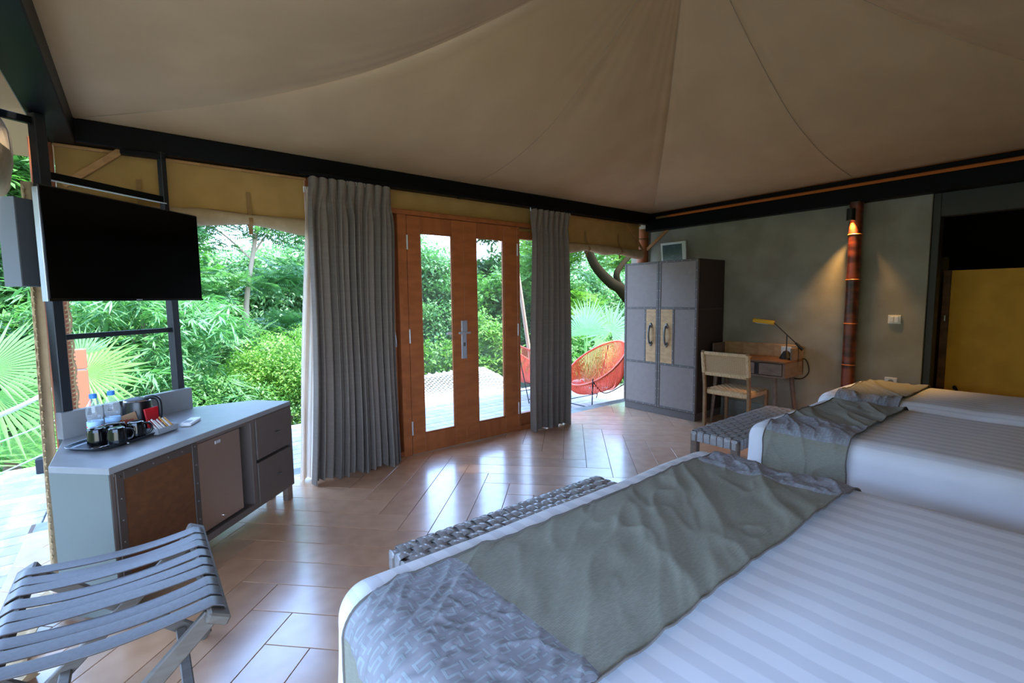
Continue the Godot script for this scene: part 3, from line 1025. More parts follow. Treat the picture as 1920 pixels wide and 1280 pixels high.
# ---------------------------------------------------------------- luggage rack
func build_rack() -> void:
	var t := thing("luggage_rack", "folding wooden luggage rack with grey leather straps in the near corner", "luggage rack", Vector3(-0.115, 0, -1.955))
	var hx := 0.245
	var hz := 0.37
	var top := 0.49
	for s in [-1.0, 1.0]:
		var b := Basis(Vector3(0, 0, 1), -0.5 * s)
		part("top_rail", MB.new().box(Vector3(s * hx, top - 0.026, 0), Vector3(0.062, 0.032, hz * 2), 0.006, b), M.rack_wood, t)
	for e in [-1.0, 1.0]:
		for s in [-1.0, 1.0]:
			var z: float = e * (hz - 0.06) + s * 0.013 - 0.0
			part("leg", MB.new().bar(Vector3(s * (hx - 0.01), top - 0.025, z), Vector3(-s * hx * 1.06, 0.008, z), 0.022, 0.05, Vector3(1, 1, 0).normalized(), 0.004), M.rack_wood, t)
		part("pivot", MB.new().tube(path([Vector3(0, top * 0.485, e * (hz - 0.06) - 0.03), Vector3(0, top * 0.485, e * (hz - 0.06) + 0.03)]), 0.008), M.pewter, t)
	for s in [-1.0, 1.0]:
		part("stretcher", MB.new().box(Vector3(s * 0.17, 0.085, 0), Vector3(0.035, 0.02, hz * 2 - 0.14), 0.004), M.rack_wood, t)
	for i in 9:
		var z := -hz + 0.088 + i * 0.0735
		var sag := 0.028 + 0.008 * sin(i * 2.3)
		for lay in 2:
			var st := MB.new()
			var wd := 0.056 if lay == 0 else 0.058
			st.sheet(2, 40, func(u, v):
				var a: float = v * 2.0 - 1.0
				var x: float = a * (hx + 0.034)
				var y: float = top + 0.012 - sag * (1.0 - a * a) - 0.002 * lay
				if absf(a) > 0.86:
					y -= (absf(a) - 0.86) * 0.20
				if absf(a) > 0.95:
					y -= (absf(a) - 0.95) * 0.6
				return Vector3(x, y + 0.0015 * sin(PI * u), z + (u - 0.5) * wd + 0.004 * sin(a * 3.0 + i)), Vector3.UP, Vector2.ONE, 0.002)
			part("strap" if lay == 0 else "strap_lining", st, M.strap_grey if lay == 0 else M.strap_edge, t)

# ---------------------------------------------------------------- corner cabinet and what stands on it
const CA := Vector2(-0.14, -2.61)
const CB := Vector2(0.804, -3.565)

# local frame of the cabinet front: x along the front, y up, z out of it
func front_frame() -> Transform3D:
	var d := (CB - CA).normalized()
	return Transform3D(Basis(Vector3(d.x, 0, d.y), Vector3.UP, Vector3(-d.y, 0, d.x)), Vector3(CA.x, 0, CA.y))

func build_cabinet() -> void:
	var t := thing("corner_cabinet", "grey corner cabinet with rattan door, niche and two drawers under the television", "cabinet")
	var f := front_frame()
	var L := CA.distance_to(CB)
	var back := [Vector2(0.62, -3.78), Vector2(0.25, -3.80), Vector2(-0.348, -3.33), Vector2(-0.348, -2.815)]
	part("top", MB.new().prism(PackedVector2Array([CA, CB, back[0], back[1], back[2], back[3]]), 0.672, 0.70, 0.003), M.cabinet_skin, t, "grey wooden top")
	# carcass: ends, dividers, floor and back, so that the niche is hollow
	var bd := MB.new()
	bd.at(f)
	bd.span(Vector3(0.0, 0.10, -0.28), Vector3(0.018, 0.672, -0.001), 0.002)
	bd.span(Vector3(0.47, 0.10, -0.50), Vector3(0.482, 0.672, -0.003), 0.002)
	bd.span(Vector3(0.91, 0.10, -0.42), Vector3(0.95, 0.672, -0.001), 0.002)
	bd.span(Vector3(0.018, 0.10, -0.27), Vector3(L - 0.018, 0.14, -0.0005), 0.002)
	bd.span(Vector3(0.48, 0.10, -0.48), Vector3(0.93, 0.139, -0.26), 0.002)
	bd.span(Vector3(0.018, 0.655, -0.10), Vector3(L - 0.018, 0.672, -0.0005), 0.002)
	bd.span(Vector3(L - 0.016, 0.10, -0.22), Vector3(L, 0.672, -0.0005), 0.002)
	bd.span(Vector3(0.3, 0.14, -0.50), Vector3(0.93, 0.672, -0.485), 0.002)
	part("body", bd, M.cabinet_front, t)
	part("end_panel", MB.new().prism(PackedVector2Array([CA + Vector2(-0.003, 0), back[3] + Vector2(0, 0.003), back[3] + Vector2(0.014, -0.016), CA + Vector2(0.012, -0.015)]), 0.02, 0.6715, 0.002), M.cabinet_end_shaded, t, "grey end panel coloured darker to stand for shade")
	part("side_panel", MB.new().prism(PackedVector2Array([back[3], back[2], back[2] + Vector2(0.016, 0), back[3] + Vector2(0.016, 0)]), 0.02, 0.6715, 0.002), M.cabinet_skin, t)
	part("right_panel", MB.new().prism(PackedVector2Array([CB + Vector2(0.0, -0.004), back[0], back[0] + Vector2(-0.02, 0.004), CB + Vector2(-0.018, 0.0)]), 0.10, 0.6715, 0.002), M.cabinet_front, t)
	var u0: Vector2 = back[2]
	var u1 := Vector2(0.248, -3.765)
	var un := Vector2(-(u1 - u0).y, (u1 - u0).x).normalized() * 0.045
	if un.y > 0:
		un = -un
	part("upstand", MB.new().prism(PackedVector2Array([u0 + Vector2(0.004, 0.0), u1, u1 + un, u0 + un + Vector2(0.004, 0)]), 0.70, 0.838, 0.003), M.cabinet_skin, t, "raised grey back board")
	# rattan door in a riveted leather frame
	var dr := part("door", MB.new().at(f).span(Vector3(0.022, 0.145, -0.012), Vector3(0.47, 0.66, 0.002), 0.002), M.rattan, t, "door of woven orange-brown rattan")
	var df := MB.new().at(f)
	df.span(Vector3(0.020, 0.142, -0.002), Vector3(0.058, 0.668, 0.007), 0.002)
	df.span(Vector3(0.442, 0.142, -0.002), Vector3(0.479, 0.668, 0.007), 0.002)
	df.span(Vector3(0.058, 0.63, -0.002), Vector3(0.442, 0.668, 0.0068), 0.002)
	df.span(Vector3(0.058, 0.142, -0.002), Vector3(0.442, 0.18, 0.0068), 0.002)
	part("edging", df, M.cabinet_edge, dr)
	var rv := MB.new().at(f)
	for k in 6:
		for x in [0.039, 0.461]:
			rv.ball(Vector3(x, 0.16 + k * 0.098, 0.008), Vector3(0.005, 0.005, 0.003), 8, 5)
		if k < 5:
			for y in [0.16, 0.65]:
				rv.ball(Vector3(0.039 + 0.0844 * k, y, 0.008), Vector3(0.005, 0.005, 0.003), 8, 5)
	part("rivet", rv, M.pewter, dr)
	for k in 2:
		var y0: float = [0.112, 0.405][k]
		var y1: float = [0.385, 0.668][k]
		var d := part("drawer", MB.new().at(f).span(Vector3(0.956, y0, -0.20), Vector3(L - 0.006, y1, 0.004), 0.003), M.cabinet_front, t)
		var kb := MB.new().at(f)
		kb.tube(path([Vector3(1.15, (y0 + y1) / 2, 0.003), Vector3(1.15, (y0 + y1) / 2, 0.02)]), 0.005)
		kb.box(Vector3(1.15, (y0 + y1) / 2, 0.022), Vector3(0.034, 0.010, 0.01), 0.003)
		part("knob", kb, M.pewter, d)
	for p in [[L - 0.04, -0.03], [L - 0.04, -0.16], [0.05, -0.03], [0.08, -0.22]]:
		part("leg", MB.new().at(f).span(Vector3(p[0] - 0.03, 0, p[1] - 0.02), Vector3(p[0] + 0.03, 0.10, p[1] + 0.02), 0.003), M.taupe_wood, t)
	# the fridge in the niche
	var fr := thing("mini_fridge", "small steel-fronted fridge in the niche of the corner cabinet", "fridge")
	part("case", MB.new().at(f).span(Vector3(0.488, 0.142, -0.46), Vector3(0.83, 0.65, -0.045), 0.004), M.fridge_dark, fr)
	part("door", MB.new().at(f).span(Vector3(0.486, 0.155, -0.042), Vector3(0.828, 0.652, -0.012), 0.004), M.fridge_steel, fr, "brushed dark steel door")
	part("badge", MB.new().at(f).span(Vector3(0.625, 0.612, -0.012), Vector3(0.665, 0.630, -0.009), 0.001), M.satin_steel, fr)
	part("lock", MB.new().at(f).tube(path([f.affine_inverse() * (f * Vector3(0.656, 0.19, -0.014)), Vector3(0.656, 0.19, -0.004)]), 0.008, 0.006, 10), M.chrome, fr)
	build_tray()

func build_tray() -> void:
	var f := front_frame()
	var y := 0.7005
	var tp := f * Vector3(0.425, y, -0.352)
	var turn := f.basis.get_euler().y
	var tr := MB.new()
	# rounded rectangular tray with a raised rim
	var outline := func(a: float, grow: float) -> Vector3:
		var hx := 0.238 + grow
		var hz := 0.125 + grow
		var c := cos(a)
		var s := sin(a)
		var k := pow(pow(absf(c), 4.5) + pow(absf(s), 4.5), -1.0 / 4.5)
		return Vector3(c * k * hx, 0, s * k * hz)
	var pr := [[-0.03, 0.004], [-0.022, 0.004], [-0.012, 0.007], [-0.002, 0.018], [0.002, 0.019], [0.004, 0.016], [-0.01, 0.003], [-0.02, 0.0]]
	for i in pr.size() - 1:
		var a0: Array = pr[i]
		var a1: Array = pr[i + 1]
		for k in 64:
			var q := []
			for e in [[k, a0], [k + 1, a0], [k + 1, a1], [k, a1]]:
				var p: Vector3 = outline.call(TAU * e[0] / 64.0, e[1][0])
				q.append(Vector3(p.x, e[1][1], p.z))
			var nn: Vector3 = ((q[1] - q[0]).cross(q[3] - q[0])).normalized() * -1.0
			tr.tri(q[0], q[1], q[2], nn, nn, nn)
			tr.tri(q[0], q[2], q[3], nn, nn, nn)
	for k in 64:
		var p0: Vector3 = outline.call(TAU * k / 64.0, -0.03)
		var p1: Vector3 = outline.call(TAU * (k + 1) / 64.0, -0.03)
		tr.tri(Vector3(0, 0.004, 0), p0 + Vector3(0, 0.004, 0), p1 + Vector3(0, 0.004, 0), Vector3.UP, Vector3.UP, Vector3.UP)
		var b0: Vector3 = outline.call(TAU * k / 64.0, -0.02)
		var b1: Vector3 = outline.call(TAU * (k + 1) / 64.0, -0.02)
		tr.tri(Vector3.ZERO, b0, b1, Vector3.DOWN, Vector3.DOWN, Vector3.DOWN)
	single("serving_tray", tr, M.tray_black, "black rounded tray holding cups and bottles on the corner cabinet", "tray", tp, turn)
	var yy := y + 0.0045
	# upturned black cups
	var cup0: Node3D = null
	var spots := [[Vector3(-0.195, yy, -3.06), 2.2, "black glazed cup upturned at the left front of the tray"], [Vector3(-0.120, yy, -3.01), 0.15, "black glazed cup upturned at the middle front of the tray"], [Vector3(-0.142, yy, -3.135), 0.6, "black glazed cup upturned behind the two front cups"], [Vector3(-0.046, yy, -3.10), 0.1, "black glazed cup upturned beside the sachet box"]]
	for s in spots:
		if cup0 == null:
			cup0 = thing("cup", s[2], "cup", s[0], s[1], "upturned black cups on the tray")
			part("bowl", MB.new().lathe(PackedVector2Array([Vector2(0.036, 0.0), Vector2(0.041, 0.0), Vector2(0.0415, 0.004), Vector2(0.0405, 0.03), Vector2(0.037, 0.07), Vector2(0.034, 0.083), Vector2(0.030, 0.087), Vector2(0.024, 0.088), Vector2(0.0, 0.0875)]), Vector3.ZERO, 32), M.black_gloss, cup0)
			part("handle", MB.new().tube(curve([Vector3(0.036, 0.072, 0), Vector3(0.058, 0.066, 0), Vector3(0.066, 0.045, 0), Vector3(0.058, 0.024, 0), Vector3(0.039, 0.018, 0)], 6), 0.0055), M.black_gloss, cup0)
		else:
			copy_of(cup0, s[0], s[1], s[2])
	# spoons
	var sp := MB.new()
	sp.sheet(10, 8, func(u, v): return Vector3((u - 0.5) * 0.042, -0.004 * sin(PI * u) * sin(PI * v), (v - 0.5) * 0.026 * sqrt(maxf(0.03, 1.0 - pow(u * 2 - 1, 2.0)))), Vector3.UP, Vector2.ONE, 0.001)
	sp.tube(curve([Vector3(0.02, 0.0, 0), Vector3(0.06, 0.004, 0), Vector3(0.125, 0.0, 0)], 5), 0.002, 0.003, 6)
	single("teaspoon", sp, M.chrome, "steel teaspoon lying across the upturned cups", "spoon", Vector3(-0.21, yy + 0.0925, -3.055), 0.2)
	single("teaspoon", sp, M.chrome, "steel teaspoon lying flat on the front of the tray", "spoon", Vector3(-0.20, yy + 0.004, -3.005), -0.1)
	# two water bottles
	var b0: Node3D = null
	for s in [[Vector3(-0.206, yy, -3.172), "left water bottle with blue cap at the back of the tray"], [Vector3(-0.138, yy, -3.222), "right water bottle with blue cap beside the kettle"]]:
		if b0 != null:
			copy_of(b0, s[0], 0.4, s[1])
			continue
		b0 = thing("water_bottle", s[1], "bottle", s[0], 0.1, "small water bottles")
		b0.scale = Vector3.ONE * 1.07
		part("bottle_body", MB.new().lathe(PackedVector2Array([Vector2(0.0, 0.001), Vector2(0.026, 0.001), Vector2(0.031, 0.008), Vector2(0.031, 0.05), Vector2(0.030, 0.095), Vector2(0.0275, 0.105), Vector2(0.0315, 0.118), Vector2(0.0325, 0.14), Vector2(0.029, 0.168), Vector2(0.018, 0.19), Vector2(0.0125, 0.198), Vector2(0.0125, 0.206)]), Vector3.ZERO, 28), M.bottle_pet, b0, "clear plastic body")
		var lb := part("wrap_label", MB.new().lathe(PackedVector2Array([Vector2(0.0316, 0.045), Vector2(0.0308, 0.096)]), Vector3.ZERO, 28), M.bottle_label, b0, "pale blue paper label")
		for e in [[0.55, 0.062, M.label_red], [1.05, 0.058, M.label_green], [2.6, 0.06, M.label_red], [3.1, 0.058, M.label_green]]:
			var lf := MB.new()
			lf.sheet(6, 4, func(u, v):
				var a: float = e[0] + (u - 0.5) * 0.8 + (v - 0.5) * 0.4
				return Vector3(cos(a) * 0.0322, e[1] + 0.012 * v * sin(PI * u) + 0.008 * u, sin(a) * 0.0322), Vector3(cos(e[0]), 0, sin(e[0])))
			part("leaf_print", lf, e[2], lb)
		for k in 4:
			var mk := MB.new()
			mk.sheet(6, 1, func(u, v):
				var a: float = 1.9 + u * (0.55 - 0.08 * k)
				return Vector3(cos(a) * 0.0335, 0.135 + k * 0.0075 + v * 0.003, sin(a) * 0.0335), Vector3(cos(2.1), 0, sin(2.1)))
			part("print", mk, M.label_ink, b0)
		part("cap", MB.new().lathe(PackedVector2Array([Vector2(0.0145, 0.204), Vector2(0.0150, 0.206), Vector2(0.0150, 0.222), Vector2(0.0138, 0.225), Vector2(0.0, 0.225)]), Vector3.ZERO, 20), M.bottle_cap, b0, "blue screw cap")
	# kettle
	var k := thing("kettle", "black electric kettle with a grey lid behind the tray", "kettle", Vector3(-0.035, 0.7005, -3.375), -0.55)
	part("base", MB.new().lathe(PackedVector2Array([Vector2(0, 0), Vector2(0.078, 0), Vector2(0.08, 0.004), Vector2(0.078, 0.014), Vector2(0.05, 0.018), Vector2(0, 0.018)]), Vector3.ZERO, 32), M.black_plastic, k)
	part("body", MB.new().lathe(PackedVector2Array([Vector2(0.0, 0.018), Vector2(0.070, 0.018), Vector2(0.074, 0.024), Vector2(0.073, 0.06), Vector2(0.068, 0.12), Vector2(0.064, 0.152), Vector2(0.060, 0.157)]), Vector3.ZERO, 36), M.kettle_black, k)
	part("rim", MB.new().lathe(PackedVector2Array([Vector2(0.0615, 0.150), Vector2(0.0635, 0.156), Vector2(0.061, 0.160), Vector2(0.058, 0.158)]), Vector3.ZERO, 36), M.chrome, k)
	part("lid", MB.new().lathe(PackedVector2Array([Vector2(0.058, 0.156), Vector2(0.056, 0.164), Vector2(0.035, 0.170), Vector2(0.0, 0.172)]), Vector3.ZERO, 32), M.grey_box, k)
	part("lid_button", MB.new().box(Vector3(0.028, 0.172, 0), Vector3(0.03, 0.008, 0.022), 0.003), M.chrome, k)
	var spt := MB.new()
	spt.tri(Vector3(-0.055, 0.157, -0.02), Vector3(-0.098, 0.150, 0), Vector3(-0.055, 0.157, 0.02), Vector3.UP, Vector3.UP, Vector3.UP)
	spt.tri(Vector3(-0.058, 0.157, -0.024), Vector3(-0.098, 0.150, 0), Vector3(-0.068, 0.09, 0), Vector3(-1, 0, -1), Vector3(-1, 0, -0.3), Vector3(-1, 0, -0.5))
	spt.tri(Vector3(-0.058, 0.157, 0.024), Vector3(-0.098, 0.150, 0), Vector3(-0.068, 0.09, 0), Vector3(-1, 0, 1), Vector3(-1, 0, 0.3), Vector3(-1, 0, 0.5))
	part("spout", spt, M.black_gloss, k)
	part("handle", MB.new().tube(curve([Vector3(0.045, 0.166, 0), Vector3(0.085, 0.172, 0), Vector3(0.112, 0.155, 0), Vector3(0.118, 0.10, 0), Vector3(0.112, 0.045, 0), Vector3(0.095, 0.03, 0)], 6), 0.012, 0.011, 10), M.black_plastic, k)
	# box of sugar and coffee sachets
	var sb := thing("sachet_box", "small grey open box full of sachets on the tray", "box", Vector3(0.066, yy, -3.158), turn)
	var bx := MB.new()
	bx.span(Vector3(-0.065, 0, -0.035), Vector3(0.065, 0.003, 0.035), 0.001)
	for e in [[Vector3(-0.065, 0, -0.035), Vector3(0.065, 0.03, -0.031)], [Vector3(-0.065, 0, 0.031), Vector3(0.065, 0.03, 0.035)], [Vector3(-0.065, 0, -0.035), Vector3(-0.061, 0.03, 0.035)], [Vector3(0.061, 0, -0.035), Vector3(0.065, 0.03, 0.035)]]:
		bx.span(e[0], e[1], 0.001)
	part("box_body", bx, M.box_grey, sb)
	for i in 7:
		var st := MB.new()
		var x := -0.05 + i * 0.0165
		st.bar(Vector3(x + 0.012, 0.005, 0.02), Vector3(x - 0.022, 0.075 + 0.006 * sin(i * 2.0), -0.012 + 0.004 * sin(i * 3.1)), 0.011, 0.004, Vector3(0.3, 0.2, 1), 0.0015)
		single("sachet", st, M.sachet_gold if i in [4, 6] else M.sachet_white, ["first white sugar stick from the cups in the sachet box", "second white sugar stick in the sachet box", "third white sugar stick in the sachet box", "fourth white sugar stick in the sachet box", "gold and white sachet amid the sugar sticks", "white sugar stick between the two gold sachets", "gold sachet at the end of the sachet box"][i], "sachet", sb.position, turn, "sachets in the grey box")
	single("tea_packet", MB.new().at(Transform3D(Basis(Vector3.RIGHT, -0.18), Vector3.ZERO)).span(Vector3(-0.045, 0, -0.004), Vector3(0.045, 0.115, 0.004), 0.002), M.red_paper, "bright red paper packet standing behind the sachet box", "packet", f * Vector3(0.60, y + 0.006, -0.345), turn)
	single("coffee_packet", MB.new().at(Transform3D(Basis(Vector3(0, 0, 1), 0.1) * Basis(Vector3.RIGHT, -0.2), Vector3.ZERO)).span(Vector3(-0.055, 0.004, -0.004), Vector3(0.055, 0.10, 0.004), 0.002), M.kraft_paper, "brown kraft paper packet in front of the kettle", "packet", f * Vector3(0.505, y + 0.006, -0.395), turn)
	single("coffee_packet", MB.new().at(Transform3D(Basis(Vector3(0, 0, 1), -0.15) * Basis(Vector3.RIGHT, -0.25), Vector3.ZERO)).span(Vector3(-0.03, 0.006, -0.003), Vector3(0.03, 0.078, 0.003), 0.002), M.rust_paper, "rust red packet leaning on the kraft packet", "packet", f * Vector3(0.475, y + 0.006, -0.372), turn)
	# white remote box
	var rm := thing("remote_control", "white remote control lying on the cabinet right of the tray", "remote control", f * Vector3(0.722, 0.7005, -0.235), turn + 0.35)
	part("shell", MB.new().span(Vector3(-0.075, 0, -0.028), Vector3(0.075, 0.02, 0.028), 0.006), M.white_plastic, rm)
	part("display", MB.new().span(Vector3(-0.06, 0.019, -0.018), Vector3(-0.01, 0.0212, 0.018), 0.001), M.box_grey, rm)

# ---------------------------------------------------------------- television and its steel frame
func build_television() -> void:
	var d := Vector3(0.779, 0, -0.627)
	var o := Vector3(-0.337, 0, -3.395)
	var t := thing("steel_frame", "black steel frame standing behind the corner cabinet and carrying the television", "frame")
	part("post", MB.new().bar(o + Vector3(0, 0.02, 0), o + Vector3(0, 2.343, 0), 0.05, 0.05, d, 0.003), M.steel_frame, t)
	var q := Vector3(0.178, 0, -3.80)
	part("post", MB.new().bar(q + Vector3(0, 0.02, 0), q + Vector3(0, 1.95, 0), 0.05, 0.05, d, 0.003).bar(q + Vector3(0, 1.95, 0), q + Vector3(0, 2.345, 0), 0.036, 0.036, d, 0.003), M.steel_frame, t)
	part("side_arm", MB.new().bar(o + Vector3(-0.005, 2.305, 0), o + Vector3(-0.19, 2.305, 0.1), 0.03, 0.035, Vector3.UP, 0.003), M.steel_black, t)
	part("rail", MB.new().bar(o + Vector3(0, 1.225, 0), q + Vector3(0, 1.225, 0), 0.025, 0.028, Vector3.UP, 0.002), M.steel_frame, t)
	part("top_bar", MB.new().bar(o + Vector3(0, 2.05, 0), q + Vector3(0, 2.05, 0), 0.03, 0.04, Vector3.UP, 0.002), M.steel_black, t)
	part("bright_edge", MB.new().bar(o + Vector3(0.008, 2.028, 0.012), q + Vector3(0.008, 2.028, 0.012), 0.012, 0.006, Vector3.UP, 0.001), M.bright_strip, t)
	part("ceiling_bracket", MB.new().bar(q + Vector3(-0.2, 2.318, -0.02), q + Vector3(0.02, 2.318, 0.0), 0.05, 0.03, Vector3.UP, 0.003), M.steel_black, t)
	var e := Vector3(0.737, 0, -0.676)
	var nn := Vector3(0.676, 0, 0.737)
	var tv := Transform3D(Basis(e, Vector3.UP, nn), Vector3(-0.32, 0, -3.05))
	var s := thing("television", "large black flat television hung across the left corner", "television")
	part("case", MB.new().at(tv).span(Vector3(0, 1.412, -0.028), Vector3(0.888, 1.945, -0.001), 0.004), M.black_plastic, s)
	part("back_cover", MB.new().at(tv).span(Vector3(0.12, 1.43, -0.06), Vector3(0.77, 1.76, -0.028), 0.012), M.black_plastic, s)
	part("screen", MB.new().at(tv).span(Vector3(0.007, 1.426, -0.002), Vector3(0.881, 1.938, 0.0005), 0.0005), M.screen, s)
	part("lower_bezel", MB.new().at(tv).span(Vector3(0.0, 1.412, -0.004), Vector3(0.888, 1.425, 0.003), 0.001), M.black_gloss, s)
	part("badge", MB.new().at(tv).span(Vector3(0.43, 1.416, 0.002), Vector3(0.465, 1.421, 0.0036), 0.0), M.satin_steel, s)
	part("side_trim", MB.new().at(tv).span(Vector3(-0.004, 1.412, -0.03), Vector3(0.0, 1.93, 0.0), 0.001), M.satin_steel, s, "bright metal edge on the left")
	part("bracket", MB.new().at(tv).span(Vector3(0.42, 1.6, -0.22), Vector3(0.48, 1.66, -0.06), 0.003), M.steel_black, s)
	var b := thing("wall_box", "grey box panel mounted behind the left end of the television", "box")
	part("panel", MB.new().at(tv).span(Vector3(-0.022, 1.483, -0.20), Vector3(0.30, 1.885, -0.105), 0.003), M.grey_box, b)
	part("end_cap", MB.new().at(tv).span(Vector3(-0.026, 1.481, -0.201), Vector3(-0.022, 1.887, -0.104), 0.001), M.box_end_lit, b, "grey end coloured lighter to stand for daylight")

# ---------------------------------------------------------------- curtains
func make_curtain(called: String, label: String, cat: String, m: Material, x0t: float, x1t: float, x0b: float, x1b: float, y0: float, y1: float, z: float, folds: int, amp: float, sd: int) -> void:
	var t := thing(called, label, cat, Vector3((x0b + x1b) * 0.5, 0, z))
	var ox := (x0b + x1b) * 0.5
	rnd.seed = sd
	var ph := []
	var am := []
	for k in folds * 2 + 2:
		ph.append(rnd.randf_range(-0.32, 0.32))
		am.append(rnd.randf_range(0.4, 1.2))
	var c := MB.new()
	var nu := folds * 20
	c.sheet(nu, 44, func(u, v):
		var h: float = v
		var k: float = u * folds
		var i := int(minf(k, folds - 0.001))
		var ff: float = k - i
		var w: float = lerpf(am[i], am[i + 1], ff)
		var dx: float = lerpf(ph[i], ph[i + 1], ff) / folds
		# pleats: narrow pinches at the heading, round folds lower down
		var top: float = smoothstep(0.86, 0.99, h)
		var body: float = sin(TAU * (k + 0.25 * sin(TAU * k) * (1.0 - top)))
		var pinch: float = pow(absf(sin(PI * k)), 0.35) * 2.0 - 1.0
		var a: float = lerpf(body * amp * w * (1.08 - 0.35 * h), pinch * amp * 0.38, top)
		a += 0.006 * wob.get_noise_2d(u * 300.0, h * 60.0 + sd)
		var x: float = lerpf(lerpf(x0b, x1b, u), lerpf(x0t, x1t, u), pow(h, 0.8))
		x += dx * (x1t - x0t) * 1.6 * (1.0 - top) + 0.35 * amp * w * sin(TAU * k * 2.0) * (1.0 - top) * 0.35
		x += 0.012 * sin(h * 5.0 + u * 3.0 + sd)
		var y: float = lerpf(y0 + 0.012 * sin(k * 2.1 + sd), y1 + 0.004 * sin(TAU * k), h)
		return Vector3(x - ox, y, a), Vector3.BACK, Vector2(folds, 4), 0.0025)
	part("cloth", c, m, t)
	var hk := MB.new()
	for k in folds + 1:
		var x := lerpf(x0t, x1t, float(k) / folds) - ox
		hk.span(Vector3(x - 0.004, y1 - 0.02, -0.012), Vector3(x + 0.004, y1 + 0.025, -0.004), 0.001)
	part("hook", hk, M.white_plastic, t)

func build_curtains() -> void:
	make_curtain("curtain", "long grey pleated curtain left of the glass doors", "curtain", M.curtain, 1.065, 1.675, 0.985, 1.672, 0.012, 2.312, -3.735, 9, 0.078, 31)
	make_curtain("curtain", "long grey pleated curtain right of the glass doors", "curtain", M.curtain, 3.195, 3.755, 3.165, 3.78, 0.012, 2.305, -3.735, 7, 0.075, 47)
	make_curtain("sheer_curtain", "narrow sheer white curtain beside the left grey curtain", "curtain", M.sheer, 1.045, 1.12, 0.905, 1.06, 0.015, 2.24, -3.855, 5, 0.02, 53)
	structure("trim_13", MB.new().span(Vector3(0.98, 2.318, -3.745), Vector3(3.85, 2.345, -3.715), 0.003).span(Vector3(1.2, 2.33, -3.86), Vector3(1.24, 2.36, -3.73), 0.002).span(Vector3(2.4, 2.33, -3.86), Vector3(2.44, 2.36, -3.73), 0.002).span(Vector3(3.6, 2.33, -3.86), Vector3(3.64, 2.36, -3.73), 0.002), M.steel_black, "black curtain track under the beam")

